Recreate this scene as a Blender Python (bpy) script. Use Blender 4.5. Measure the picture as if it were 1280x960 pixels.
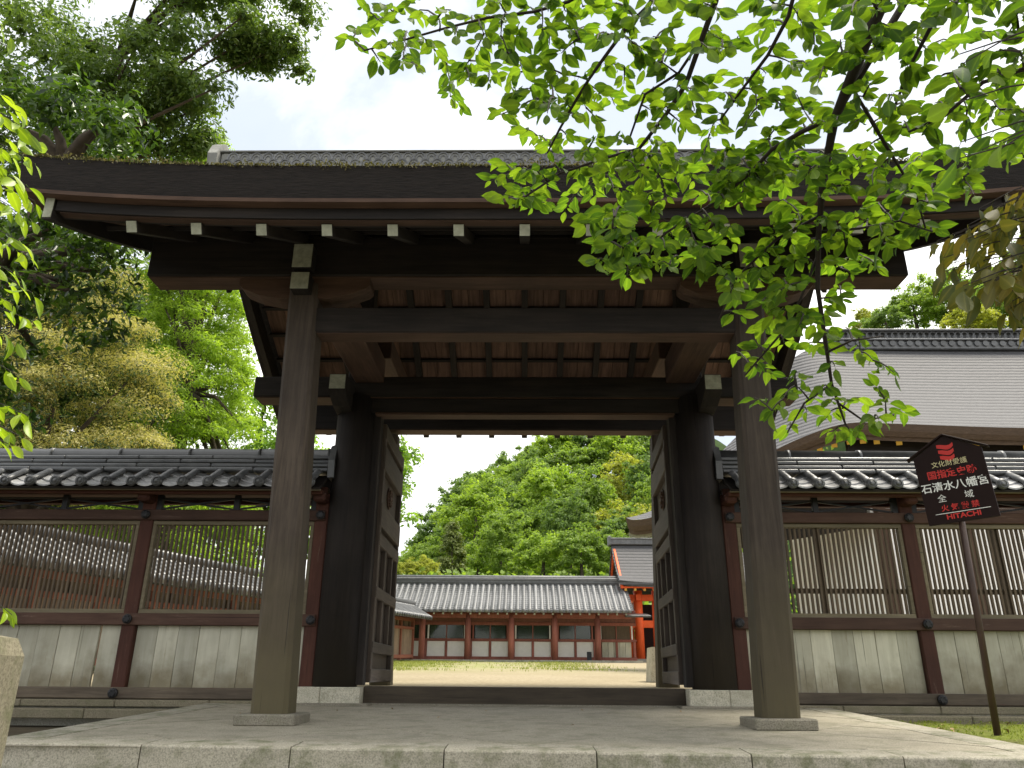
import bpy, math, random
import numpy as np
from mathutils import Matrix, Vector
for o in list(bpy.data.objects): bpy.data.objects.remove(o, do_unlink=True)
random.seed(7)
scene = bpy.context.scene
COL = scene.collection
R = math.radians
# ------------------------------------------------------------------ camera
cam_d = bpy.data.cameras.new('camera'); cam = bpy.data.objects.new('camera', cam_d); COL.objects.link(cam)
cam_d.sensor_width = 36.0; cam_d.lens = 27.0; cam_d.clip_start = .05; cam_d.clip_end = 2000
TH, PS, RO = R(20.82), R(1.0), R(.45)
fw = Vector((-math.sin(PS)*math.cos(TH), math.cos(PS)*math.cos(TH), math.sin(TH)))
r0 = Vector((math.cos(PS), math.sin(PS), 0)); u0 = r0.cross(fw)
rr = r0*math.cos(RO)+u0*math.sin(RO); uu = u0*math.cos(RO)-r0*math.sin(RO)
m3 = Matrix((rr, uu, -fw)).transposed(); cam.matrix_world = Matrix.Translation((0, 0, .32)) @ m3.to_4x4()
scene.camera = cam
# ------------------------------------------------------------------ sky and sun
SUN_EL, SUN_AZ = R(68), R(72)          # azimuth clockwise from +Y (high, from the right)
w = bpy.data.worlds.new('World'); scene.world = w; w.use_nodes = True
nt = w.node_tree; nt.nodes.clear(); N = nt.nodes.new; L = nt.links.new
sky = N('ShaderNodeTexSky'); sky.sky_type = 'NISHITA'; sky.sun_disc = False; sky.sun_elevation = SUN_EL; sky.sun_rotation = SUN_AZ
sky.air_density = 1.0; sky.dust_density = 2.0
tc = N('ShaderNodeTexCoord'); mp = N('ShaderNodeMapping'); mp.inputs['Scale'].default_value = (1, 1, 2.2); L(tc.outputs['Generated'], mp.inputs['Vector'])
n1 = N('ShaderNodeTexNoise'); n1.noise_dimensions = '4D'; n1.inputs['W'].default_value = 5.1; n1.inputs['Scale'].default_value = 2.0; n1.inputs['Detail'].default_value = 9; n1.inputs['Roughness'].default_value = .55; n1.inputs['Distortion'].default_value = .35
L(mp.outputs['Vector'], n1.inputs['Vector'])
cr = N('ShaderNodeValToRGB'); cr.color_ramp.elements[0].position = .40; cr.color_ramp.elements[0].color = (.36, .39, .44, 1); e_ = cr.color_ramp.elements.new(.51); e_.color = (.60, .605, .61, 1)
cr.color_ramp.elements[2].position = .64; cr.color_ramp.elements[2].color = (1.10, 1.075, 1.01, 1); L(n1.outputs['Fac'], cr.inputs['Fac'])
ml = N('ShaderNodeMixRGB'); ml.blend_type = 'MULTIPLY'; ml.inputs[0].default_value = 1; ml.inputs[2].default_value = (.1, .1, .1, 1); L(sky.outputs[0], ml.inputs[1])
cf = N('ShaderNodeMapRange'); cf.inputs['From Min'].default_value = .30; cf.inputs['From Max'].default_value = .5; cf.inputs['To Min'].default_value = .8; cf.inputs['To Max'].default_value = .97; L(n1.outputs['Fac'], cf.inputs['Value'])
mx = N('ShaderNodeMixRGB'); L(cf.outputs[0], mx.inputs[0]); L(ml.outputs[0], mx.inputs[1]); L(cr.outputs[0], mx.inputs[2])
bg = N('ShaderNodeBackground'); bg.inputs['Strength'].default_value = 1.0; L(mx.outputs[0], bg.inputs['Color'])
wo = N('ShaderNodeOutputWorld'); L(bg.outputs[0], wo.inputs['Surface'])
sd = bpy.data.lights.new('sun', 'SUN'); sd.energy = 2.5; sd.angle = R(24); sd.color = (1, .93, .80)
sun = bpy.data.objects.new('sun', sd); COL.objects.link(sun)
sdir = Vector((math.sin(SUN_AZ)*math.cos(SUN_EL), math.cos(SUN_AZ)*math.cos(SUN_EL), math.sin(SUN_EL)))
sun.rotation_euler = sdir.to_track_quat('Z', 'Y').to_euler(); sun.location = sdir*60
vs = scene.view_settings; vs.view_transform = 'Standard'; vs.look = 'None'; vs.gamma = 1; vs.exposure = 1.35
scene.render.engine = 'CYCLES'; scene.cycles.max_bounces = 8; scene.cycles.transparent_max_bounces = 8; scene.cycles.diffuse_bounces = 4
scene.render.resolution_x = 1024; scene.render.resolution_y = 768
# ------------------------------------------------------------------ helpers
WM = {}
def setp(o, label=None, cat=None, group=None, kind=None):
    for k, v in (('label', label), ('category', cat), ('group', group), ('kind', kind)):
        if v: o[k] = v
    return o
def link(o, parent, M):
    COL.objects.link(o); o.matrix_basis = M; WM[o.name] = M
    if parent is not None:
        o.parent = parent; o.matrix_parent_inverse = WM[parent.name].inverted()
    return o
def thing(name, label, cat, loc, group=None):
    o = bpy.data.objects.new(name, None); o.empty_display_size = .2
    link(o, None, Matrix.Translation(loc)); return setp(o, label, cat, group)
def T(x, y, z, rz=0, rx=0, ry=0, s=None):
    M = Matrix.Translation((x, y, z)) @ Matrix.Rotation(rz, 4, 'Z') @ Matrix.Rotation(ry, 4, 'Y') @ Matrix.Rotation(rx, 4, 'X')
    if s: M = M @ Matrix.Diagonal((s[0], s[1], s[2], 1))
    return M
I4 = Matrix.Identity(4)
class MB:
    def __init__(s): s.v = []; s.f = []; s.m = []
    def add(s, v, f, mi=0):
        b = len(s.v); s.v += [tuple(p) for p in v]; s.f += [tuple(i+b for i in q) for q in f]; s.m += [mi]*len(f); return s
    def box(s, c, d, ch=.0, M=None, mi=0):
        x, y, z = d[0]/2, d[1]/2, d[2]/2
        if ch <= 0:
            v = [(sx*x, sy*y, sz*z) for sz in (-1, 1) for sy in (-1, 1) for sx in (-1, 1)]
            f = [(0, 2, 3, 1), (4, 5, 7, 6), (0, 1, 5, 4), (2, 6, 7, 3), (0, 4, 6, 2), (1, 3, 7, 5)]
        else:
            ch = min(ch, x*.45, y*.45, z*.45); v = []; idx = {}
            for sx in (-1, 1):
                for sy in (-1, 1):
                    for sz in (-1, 1):
                        for a in range(3):
                            p = [sx*(x-ch), sy*(y-ch), sz*(z-ch)]; p[a] = (sx*x, sy*y, sz*z)[a]
                            idx[sx, sy, sz, a] = len(v); v.append(tuple(p))
            f = []; g = lambda a, b, c, d: idx[a, b, c, d]
            for s_ in (-1, 1):
                q = [g(s_, -1, -1, 0), g(s_, 1, -1, 0), g(s_, 1, 1, 0), g(s_, -1, 1, 0)]; f.append(q if s_ > 0 else q[::-1])
                q = [g(-1, s_, -1, 1), g(-1, s_, 1, 1), g(1, s_, 1, 1), g(1, s_, -1, 1)]; f.append(q if s_ > 0 else q[::-1])
                q = [g(-1, -1, s_, 2), g(1, -1, s_, 2), g(1, 1, s_, 2), g(-1, 1, s_, 2)]; f.append(q if s_ > 0 else q[::-1])
            for a in (-1, 1):
                for b in (-1, 1):
                    q = [g(a, b, -1, 0), g(a, b, 1, 0), g(a, b, 1, 1), g(a, b, -1, 1)]; f.append(q if a*b < 0 else q[::-1])
                    q = [g(a, -1, b, 0), g(a, 1, b, 0), g(a, 1, b, 2), g(a, -1, b, 2)]; f.append(q[::-1] if a*b < 0 else q)
                    q = [g(-1, a, b, 1), g(1, a, b, 1), g(1, a, b, 2), g(-1, a, b, 2)]; f.append(q if a*b < 0 else q[::-1])
                    for c_ in (-1, 1):
                        q = [g(a, b, c_, 0), g(a, b, c_, 1), g(a, b, c_, 2)]; f.append(q if a*b*c_ > 0 else q[::-1])
        v = [Vector(p) for p in v]
        if M is not None: v = [M @ p for p in v]
        cc = Vector(c); return s.add([p+cc for p in v], f, mi)
    def tube(s, pts, rad, n=8, cap=True, mi=0):
        pts = [Vector(p) for p in pts]; v = []; f = []; pv = None
        for i, p in enumerate(pts):
            t = (pts[min(i+1, len(pts)-1)]-pts[max(i-1, 0)]).normalized()
            if pv is None: a = Vector((1, 0, 0)) if abs(t.x) < .8 else Vector((0, 1, 0))
            else: a = pv
            a = (a-t*a.dot(t)).normalized(); pv = a; b = t.cross(a)
            for k in range(n):
                an = 2*math.pi*k/n; v.append(p+(a*math.cos(an)+b*math.sin(an))*rad[i])
        for i in range(len(pts)-1):
            for k in range(n): f.append((i*n+k, i*n+(k+1) % n, (i+1)*n+(k+1) % n, (i+1)*n+k))
        if cap: f.append(tuple(range(n))[::-1]); f.append(tuple(range((len(pts)-1)*n, len(pts)*n)))
        return s.add(v, f, mi)
    def prism(s, poly, d0, d1, axis='x', mi=0):
        # poly: 2-D outline, swept from d0 to d1 along axis
        n = len(poly); mk = {'x': lambda a, b, d: (d, a, b), 'y': lambda a, b, d: (a, d, b), 'z': lambda a, b, d: (a, b, d)}[axis]
        v = [mk(a, b, d0) for a, b in poly]+[mk(a, b, d1) for a, b in poly]
        f = [tuple(range(n))[::-1], tuple(range(n, 2*n))]+[(i, (i+1) % n, (i+1) % n+n, i+n) for i in range(n)]
        return s.add(v, f, mi)
    def grid(s, P, mi=0):
        # P[i][j] points
        a, b = len(P), len(P[0]); v = [p for r_ in P for p in r_]
        f = [(i*b+j, i*b+j+1, (i+1)*b+j+1, (i+1)*b+j) for i in range(a-1) for j in range(b-1)]
        return s.add(v, f, mi)
    def mesh(s, name, mats, smooth=False):
        me = bpy.data.meshes.new(name); me.from_pydata(s.v, [], s.f)
        for m in (mats if isinstance(mats, (list, tuple)) else [mats]): me.materials.append(m)
        if any(s.m): me.polygons.foreach_set('material_index', s.m)
        if smooth: me.polygons.foreach_set('use_smooth', [True]*len(s.f))
        me.update(); return me
def fixn(me):
    import bmesh
    b = bmesh.new(); b.from_mesh(me); bmesh.ops.recalc_face_normals(b, faces=b.faces); b.to_mesh(me); b.free(); return me
def put(name, mb, mats, parent=None, M=I4, smooth=False, fix=False):
    me = mb if isinstance(mb, bpy.types.Mesh) else mb.mesh(name, mats, smooth)
    if fix: fixn(me)
    return link(bpy.data.objects.new(name, me), parent, M)
BOXC = {}
def pbox(name, c, d, mat, parent, ch=.008, rz=0, rx=0, ry=0, mats=None):
    """one chamfered box at c, sharing its mesh with boxes of the same size"""
    key = (tuple(round(q, 4) for q in d), ch, mat.name)
    if key not in BOXC: BOXC[key] = MB().box((0, 0, 0), d, ch).mesh(name, mat)
    return link(bpy.data.objects.new(name, BOXC[key]), parent, T(c[0], c[1], c[2], rz, rx, ry))
def span(name, p, q, wd, ht, mat, parent, ch=.006, extra=0):
    """a bar from p to q in a YZ plane"""
    p, q = Vector(p), Vector(q); d = q-p; c = (p+q)/2
    return pbox(name, c, (wd, round(d.length+extra, 3), ht), mat, parent, ch, rx=math.atan2(d.z, d.y))
# ------------------------------------------------------------------ materials
def newmat(name):
    m = bpy.data.materials.new(name); m.use_nodes = True; n = m.node_tree; b = n.nodes['Principled BSDF']; return m, n, b
def coords(n, scale=(1, 1, 1), rnd=True, kind='Object'):
    tc = n.nodes.new('ShaderNodeTexCoord'); mp = n.nodes.new('ShaderNodeMapping'); mp.inputs['Scale'].default_value = scale
    src = tc.outputs[kind]
    if rnd:
        oi = n.nodes.new('ShaderNodeObjectInfo'); vm = n.nodes.new('ShaderNodeVectorMath'); vm.operation = 'MULTIPLY_ADD'
        vm.inputs[1].default_value = (37, 23, 51); n.links.new(oi.outputs['Random'], vm.inputs[0]); n.links.new(src, vm.inputs[2]); src = vm.outputs[0]
    n.links.new(src, mp.inputs['Vector']); return mp.outputs['Vector']
def noise(n, vec, sc, det=6, ro=.6, dist=0):
    t = n.nodes.new('ShaderNodeTexNoise'); t.inputs['Scale'].default_value = sc; t.inputs['Detail'].default_value = det
    t.inputs['Roughness'].default_value = ro; t.inputs['Distortion'].default_value = dist; n.links.new(vec, t.inputs['Vector']); return t.outputs['Fac']
def ramp(n, fac, stops):
    r = n.nodes.new('ShaderNodeValToRGB'); e = r.color_ramp.elements
    while len(e) < len(stops): e.new(.5)
    for i, (p, c) in enumerate(stops): e[i].position = p; e[i].color = (c[0], c[1], c[2], 1)
    n.links.new(fac, r.inputs['Fac']); return r.outputs['Color']
def mix(n, fac, a, b, mode='MIX'):
    m = n.nodes.new('ShaderNodeMixRGB'); m.blend_type = mode
    for i, s in ((0, fac), (1, a), (2, b)):
        if isinstance(s, (int, float)): m.inputs[i].default_value = s
        elif isinstance(s, tuple): m.inputs[i].default_value = (s[0], s[1], s[2], 1)
        else: n.links.new(s, m.inputs[i])
    return m.outputs[0]
def bump(n, b, h, st=.3, dist=.01):
    k = n.nodes.new('ShaderNodeBump'); k.inputs['Strength'].default_value = st; k.inputs['Distance'].default_value = dist
    n.links.new(h, k.inputs['Height']); n.links.new(k.outputs[0], b.inputs['Normal'])
def mrange(n, v, a, b, c=0, d=1):
    k = n.nodes.new('ShaderNodeMapRange'); k.inputs[1].default_value = a; k.inputs[2].default_value = b; k.inputs[3].default_value = c; k.inputs[4].default_value = d
    n.links.new(v, k.inputs[0]); return k.outputs[0]
def mul(n, a, b):
    k = n.nodes.new('ShaderNodeMath'); k.operation = 'MULTIPLY'
    for i, s in ((0, a), (1, b)):
        if isinstance(s, (int, float)): k.inputs[i].default_value = s
        else: n.links.new(s, k.inputs[i])
    return k.outputs[0]
def worldz(n):
    g = n.nodes.new('ShaderNodeNewGeometry'); s = n.nodes.new('ShaderNodeSeparateXYZ'); n.links.new(g.outputs['Position'], s.inputs[0]); return s.outputs['Z']
def wood(name, c1, c2, axis='x', rough=.75, wear=None, foot=None, gs=1.0):
    m, n, b = newmat(name)
    sc = {'x': (1.2, 16, 16), 'y': (16, 1.2, 16), 'z': (16, 16, 1.2)}[axis]
    v = coords(n, tuple(q*gs for q in sc)); g = noise(n, v, 1.6, 8, .65, .4)
    v2 = coords(n); big = noise(n, v2, 1.3, 4)
    col = ramp(n, g, [(.30, c1), (.70, c2)])
    col = mix(n, mrange(n, big, .35, .7, 0, .55), col, tuple(q*.55 for q in c1))
    if wear:
        wf = noise(n, coords(n, tuple(q*.5 for q in sc)), 2.2, 9, .75)
        col = mix(n, mrange(n, wf, .60, .68, 0, .8), col, wear)
    if foot:
        z = worldz(n); nz = noise(n, v2, 2.4, 5)
        t = n.nodes.new('ShaderNodeMath'); t.operation = 'MULTIPLY_ADD'; t.inputs[1].default_value = -1.1; n.links.new(nz, t.inputs[0]); n.links.new(z, t.inputs[2])
        col = mix(n, mul(n, mrange(n, t.outputs[0], foot[1], foot[2], 1, 0), .8), col, mix(n, g, foot[0], tuple(q*.55 for q in foot[0])))
    oi = n.nodes.new('ShaderNodeObjectInfo'); vr_ = mrange(n, oi.outputs['Random'], 0, 1, .80, 1.18); cmb = n.nodes.new('ShaderNodeCombineColor')
    for k_ in range(3): n.links.new(vr_, cmb.inputs[k_])
    col = mix(n, 1.0, col, cmb.outputs[0], 'MULTIPLY')
    ck = noise(n, coords(n, tuple(q*(2.2 if q > 5 else .45) for q in sc)), 1.1, 5, .5, .2)
    crk = mrange(n, ck, .33, .29, 0, 1); col = mix(n, mul(n, crk, .75), col, tuple(q*.3 for q in c1))
    n.links.new(col, b.inputs['Base Color']); b.inputs['Roughness'].default_value = rough; b.inputs['Specular IOR Level'].default_value = .3
    hh = n.nodes.new('ShaderNodeMath'); hh.operation = 'SUBTRACT'; n.links.new(g, hh.inputs[0]); n.links.new(crk, hh.inputs[1])
    bump(n, b, hh.outputs[0], .4, .006); return m
DW1, DW2 = (.0080, .0062, .0050), (.032, .0245, .0190)
WX, WY, WZ = [wood('old_wood_'+a, DW1, DW2, a, gs=.7) for a in 'xyz']
MAINP = wood('main_post_wood', (.013, .010, .0085), (.032, .0245, .0195), 'z', foot=((.05, .04, .024), -.6, .5))
PIL = wood('pillar_wood', (.038, .028, .020), (.090, .069, .050), 'z', foot=((.13, .11, .055), -.6, .9))
BW = {a: wood('brown_wood_'+a, (.048, .026, .016), (.105, .060, .038), a) for a in 'xyz'}  # reddish brown; on beam undersides the colour carries light from below
DOORW = {a: wood('door_wood_'+a, (.048, .036, .027), (.095, .073, .055), a) for a in 'xyz'}
CEIL = wood('roof_board', (.07, .038, .025), (.21, .125, .088), 'y', gs=.8)
RED = {a: wood('red_wood_'+a, (.062, .022, .014), (.105, .041, .026), a, wear=(.15, .10, .072)) for a in 'xz'}
REDF = {a: wood('rail_wood_'+a, (.062, .031, .021), (.11, .062, .043), a, wear=(.19, .13, .10)) for a in 'xz'}
GSILL = wood('gate_sill_wood', (.040, .031, .021), (.082, .064, .043), 'x')
SILLW = wood('sill_wood', (.075, .058, .042), (.17, .135, .095), 'x', wear=(.10, .045, .035))
LATT = wood('lattice_wood', (.095, .068, .045), (.165, .125, .082), 'z')
LFRAME = wood('lattice_frame_wood', (.14, .115, .07), (.22, .185, .12), 'x')
PANEL = wood('pale_board', (.46, .44, .335), (.60, .58, .465), 'z', rough=.8, wear=(.30, .26, .17), foot=((.20, .16, .085), -.42, .02), gs=.6)
def plain(name, c, rough=.6, var=.25, sc=8, bs=.15, metal=0, spec=.4):
    m, n, b = newmat(name); v = coords(n); f = noise(n, v, sc, 7, .65)
    n.links.new(ramp(n, f, [(.3, tuple(q*(1-var) for q in c)), (.7, tuple(min(1, q*(1+var)) for q in c))]), b.inputs['Base Color'])
    b.inputs['Roughness'].default_value = rough; b.inputs['Metallic'].default_value = metal; b.inputs['Specular IOR Level'].default_value = spec
    if bs: bump(n, b, f, bs, .01)
    return m
WHITE = plain('white_end_paint', (.29, .295, .22), .85, .35, 10)
IRON = plain('black_iron', (.012, .012, .013), .5, .3, 20)
GOLD = plain('gilt_metal', (.85, .55, .12), .35, .1, 6, 0, 1.0)
def granite(name, c, moss=0, rough=.8):
    m, n, b = newmat(name); v = coords(n); f = noise(n, v, 90, 3, .7); g = noise(n, v, 2.5, 6, .6)
    col = ramp(n, f, [(.32, tuple(q*.55 for q in c)), (.5, c), (.68, tuple(q*1.3 for q in c))])
    col = mix(n, mrange(n, g, .45, .75, 0, .6), col, tuple(q*.62 for q in c))
    if moss: col = mix(n, mrange(n, noise(n, v, 5, 8, .7), .48, .66, 0, moss), col, (.10, .115, .045))
    n.links.new(col, b.inputs['Base Color']); b.inputs['Roughness'].default_value = rough; b.inputs['Specular IOR Level'].default_value = .25
    bump(n, b, f, .4, .004); return m
GRAN = granite('granite', (.40, .385, .32), .45)
KERB = granite('kerb_granite', (.34, .315, .25), .75)
PSTONE = granite('white_granite', (.50, .47, .37), .3)
PAD = granite('pad_stone', (.22, .20, .155), .2)
BASES = granite('base_stone_brown', (.20, .175, .12), .3)
SLAB = granite('paving_stone', (.33, .30, .23), .3, .85)
def tilemat(name, c, rough=.35):
    m, n, b = newmat(name); v = coords(n); g = noise(n, v, 6, 6, .65)
    oi = n.nodes.new('ShaderNodeObjectInfo'); vr_ = mrange(n, oi.outputs['Random'], 0, 1, .72, 1.2); cmb = n.nodes.new('ShaderNodeCombineColor')
    for k_ in range(3): n.links.new(vr_, cmb.inputs[k_])
    n.links.new(mix(n, 1.0, ramp(n, g, [(.3, tuple(q*.6 for q in c)), (.55, c), (.75, tuple(q*1.5 for q in c))]), cmb.outputs[0], 'MULTIPLY'), b.inputs['Base Color'])
    n.links.new(mrange(n, g, .3, .7, rough, rough+.2), b.inputs['Roughness']); b.inputs['Specular IOR Level'].default_value = .6; bump(n, b, g, .1, .01); return m
TILE = tilemat('fired_tile', (.10, .103, .105), .28)
PANT_GLARE = tilemat('pan_tile_glare', (.44, .44, .44), .3)  # sky glare on the pan tiles is put into this pale colour
TILEF = tilemat('pale_tile', (.165, .168, .172), .4)
TILER = tilemat('ridge_tile_grey', (.20, .20, .18), .6)
def bark(name, c1, c2, axis='x', lines=0, rough=.9, bd=.02):
    m, n, b = newmat(name); v = coords(n, (3, 3, 22) if axis == 'x' else (8, 8, 8), False); f = noise(n, v, 3.0, 9, .72)
    col = ramp(n, f, [(.3, c1), (.7, c2)]); h = f
    if lines:
        wv = n.nodes.new('ShaderNodeTexWave'); wv.wave_type = 'BANDS'; wv.bands_direction = 'Z'; wv.inputs['Scale'].default_value = lines; wv.inputs['Distortion'].default_value = 1.2
        wv.inputs['Detail'].default_value = 3; wv.inputs['Detail Scale'].default_value = 3; n.links.new(coords(n, (1, 1, 1), False), wv.inputs['Vector'])
        h = mix(n, .35, wv.outputs['Fac'], f); col = mix(n, mul(n, wv.outputs['Fac'], .45), col, tuple(q*.45 for q in c1))
    n.links.new(col, b.inputs['Base Color']); b.inputs['Roughness'].default_value = rough; b.inputs['Specular IOR Level'].default_value = .3; bump(n, b, h, .8, bd); return m
BARK = bark('cypress_bark', (.008, .0066, .0058), (.026, .0205, .0165))
HALLR = bark('hall_bark_roof', (.065, .064, .067), (.135, .133, .137), 'n', 1.7, .7, .08)
HEDGE = bark('hall_bark_edge', (.06, .040, .028), (.13, .092, .066), 'x', 0)
def leafmat(name, cols, tr=.45, rough=.45, tcol=None, spec=.4):
    """cols: dark, mid, light leaf colour, chosen leaf by leaf"""
    m, n, b = newmat(name)
    at = n.nodes.new('ShaderNodeAttribute'); at.attribute_name = 'rnd'; oi = n.nodes.new('ShaderNodeObjectInfo')
    ad = n.nodes.new('ShaderNodeMath'); ad.operation = 'ADD'; n.links.new(at.outputs['Fac'], ad.inputs[0]); n.links.new(oi.outputs['Random'], ad.inputs[1])
    fr = n.nodes.new('ShaderNodeMath'); fr.operation = 'PINGPONG'; fr.inputs[1].default_value = 1; n.links.new(ad.outputs[0], fr.inputs[0])
    col = ramp(n, fr.outputs[0], [(.05, cols[0]), (.5, cols[1]), (.95, cols[2])])
    vn = n.nodes.new('ShaderNodeAttribute'); vn.attribute_name = 'vein'; pw = n.nodes.new('ShaderNodeMath'); pw.operation = 'POWER'; pw.inputs[1].default_value = 7; n.links.new(vn.outputs['Fac'], pw.inputs[0])
    bl = noise(n, coords(n), 55, 3, .6); col = mix(n, mul(n, mrange(n, bl, .60, .72), .35), col, tuple(q*.7 for q in cols[0]))
    col = mix(n, mul(n, pw.outputs[0], .45), col, tuple(min(1, q*1.7) for q in cols[2]))
    n.links.new(col, b.inputs['Base Color']); b.inputs['Roughness'].default_value = rough; b.inputs['Specular IOR Level'].default_value = spec
    t = n.nodes.new('ShaderNodeBsdfTranslucent'); tm = mix(n, 1.0, col, tcol or (1.7, 1.75, .7), 'MULTIPLY'); n.links.new(tm, t.inputs['Color'])
    ms = n.nodes.new('ShaderNodeMixShader'); ms.inputs[0].default_value = tr; n.links.new(b.outputs[0], ms.inputs[1]); n.links.new(t.outputs[0], ms.inputs[2])
    n.links.new(ms.outputs[0], n.nodes['Material Output'].inputs['Surface']); return m
def leafmesh(name, P, Nn, Up, size, asp, mat, rnd=None, mats=None, mi=None, fold=.0):
    """many leaves in one mesh: P centres (n,3), Nn normals, Up long axis, size (n,) ; each leaf is a folded pointed blade of two quads"""
    n = len(P); Nn = Nn/np.linalg.norm(Nn, axis=1, keepdims=True)
    Up = Up-Nn*(Up*Nn).sum(1, keepdims=True); Up = Up/np.maximum(np.linalg.norm(Up, axis=1, keepdims=True), 1e-6)
    S = np.cross(Up, Nn); s = size[:, None]
    V = np.empty((n, 4, 3)); a = asp
    V[:, 0] = P-Up*s*.5; V[:, 1] = P+S*s*a*.5+Up*s*.02+Nn*s*fold; V[:, 2] = P+Up*s*.5-Nn*s*fold*.6; V[:, 3] = P-S*s*a*.5+Up*s*.02+Nn*s*fold
    me = bpy.data.meshes.new(name); me.vertices.add(4*n); me.vertices.foreach_set('co', V.reshape(-1))
    F = np.empty((n, 6), np.int32); k = np.arange(n)[:, None]*4; F[:] = k+np.array([0, 1, 2, 0, 2, 3])
    me.loops.add(6*n); me.loops.foreach_set('vertex_index', F.reshape(-1)); me.polygons.add(2*n); me.polygons.foreach_set('loop_start', np.arange(0, 6*n, 3, dtype=np.int32))
    for q in (mats or [mat]): me.materials.append(q)
    if mi is not None: me.polygons.foreach_set('material_index', np.repeat(mi, 2).astype(np.int32))
    at = me.attributes.new('rnd', 'FLOAT', 'POINT'); rnd = np.random.rand(n) if rnd is None else rnd; at.data.foreach_set('value', np.repeat(rnd, 4).astype(np.float32))
    me.update(calc_edges=True); return me
RS = np.random.RandomState(3)
def unit(n):
    d = RS.normal(size=(n, 3)); return d/np.linalg.norm(d, axis=1, keepdims=True)
def clump_leaves(C, rad, per, size, up=.5, inner=.25, droop=.0, flat=.75):
    """leaves spread over the shells of clumps: returns positions, normals, long axes, sizes, height-in-clump"""
    m = len(C); d = unit(m*per); d[:, 2] = np.where(d[:, 2] < -.35, -d[:, 2]*.6, d[:, 2]); rr_ = 1-inner*RS.rand(m*per)**2*2
    c = np.repeat(C, per, 0); r_ = np.repeat(rad, per)
    P = c+d*(r_*rr_)[:, None]*np.array([1, 1, flat])
    Nn = d*.8+np.array([0, 0, up])+RS.normal(size=P.shape)*.45
    U = np.cross(Nn, unit(m*per))+d*.6+np.array([0, 0, -droop])
    return P, Nn, U, size*(.6+.8*RS.rand(m*per)), d[:, 2]*rr_
# ------------------------------------------------------------------ ground, courtyard, platform
def groundmat(name, c1, c2, c3=None, sc=3):
    m, n, b = newmat(name); v = coords(n, (1, 1, 1), False); f = noise(n, v, sc, 9, .7); g = noise(n, v, .5, 5)
    col = ramp(n, f, [(.3, c1), (.7, c2)])
    if c3: col = mix(n, mrange(n, g, .45, .6, 0, .8), col, c3)
    n.links.new(col, b.inputs['Base Color']); b.inputs['Roughness'].default_value = .95; b.inputs['Specular IOR Level'].default_value = .1; bump(n, b, f, .5, .03); return m
EARTH = groundmat('earth', (.055, .045, .032), (.11, .09, .062), (.07, .075, .035))
COURT_Z = lambda y: .15+.0292*(max(y, 10.9)-11)
def heightsheet(name, xs, ys, fz, mat):
    return put(name, MB().grid([[(x, y, fz(x, y)) for x in xs] for y in ys]), mat)
setp(heightsheet('ground', [-600, -60, -20, 0, 20, 60, 600], [-400, -40, 0, 3.6], lambda x, y: -1.16, EARTH), kind='structure')
BIGG = groundmat('wild_ground', (.05, .06, .025), (.09, .10, .045), None, 1.5)
setp(heightsheet('terrain', [-900, -200, -60, -30, 30, 60, 200, 900], [10.4, 30, 46, 90, 900], lambda x, y: COURT_Z(min(y, 46))-.06, BIGG), kind='structure')
def sandmat():
    m, n, b = newmat('court_sand'); v = coords(n, (1, 1, 1), False); f = noise(n, v, 14, 8, .7); g = noise(n, v, .35, 6, .6, .5); s = n.nodes.new('ShaderNodeSeparateXYZ'); n.links.new(v, s.inputs[0])
    rip = noise(n, coords(n, (.6, 2.2, 1), False), 3.0, 4); col = ramp(n, f, [(.3, (.22, .185, .12)), (.7, (.42, .36, .25))]); col = mix(n, mrange(n, g, .45, .7, 0, .6), col, (.24, .20, .125))
    gy = mrange(n, s.outputs['Y'], 17, 27); gx = mrange(n, s.outputs['X'], 4.2, -1.5); gg = mul(n, mul(n, gy, gx), mrange(n, noise(n, v, .9, 7, .7, .6), .38, .52))
    col = mix(n, mul(n, gg, .85), col, mix(n, f, (.16, .19, .06), (.30, .31, .11)))
    n.links.new(col, b.inputs['Base Color']); b.inputs['Roughness'].default_value = .95; b.inputs['Specular IOR Level'].default_value = .1; bump(n, b, f, .6, .03); return m
setp(heightsheet('courtyard', [-9.6, -5, 0, 5, 16], [10.5, 11, 16, 24, 32, 39.5], lambda x, y: COURT_Z(y), sandmat()), kind='structure')
MOSS = groundmat('moss', (.07, .09, .012), (.17, .20, .035), (.10, .085, .045), 9)
put_g = heightsheet('side_ground', [-30, -8, -3.45], [4.9, 6, 8, 9.2, 12.5], lambda x, y: -.24, EARTH); setp(put_g, kind='structure')
mg = [[(3.30+(9-3.30)*i/30, 4.7+4.5*j/24, -.115+.03*math.sin(i*1.7+j*.9)*math.sin(j*1.3)) for i in range(31)] for j in range(25)]
setp(put('moss_ground', MB().grid(mg), MOSS, smooth=True), kind='structure')
setp(heightsheet('yard_ground', [9.001, 30], [4.62, 10.6], lambda x, y: -.1, EARTH), kind='structure')
YF = lambda x: 5.28-.05*x
PZ = lambda y: .01-.03*(9.4-y)
plat = thing('platform', None, None, (0, 7, -.1)); plat['kind'] = 'structure'
X0, X1, Y1 = -3.58, 3.42, 9.4
mort = plain('joint_mortar', (.22, .20, .155), .9, .3, 10)
b_ = MB(); pr = [(X0+.03, X1-.03)]
ysl = [5.4, 7, Y1+.3]
b_.grid([[(X0+.02, y, PZ(y)-.012), (X1-.02, y, PZ(y)-.012)] for y in ysl])
put('bed', b_, mort, plat)
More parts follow.
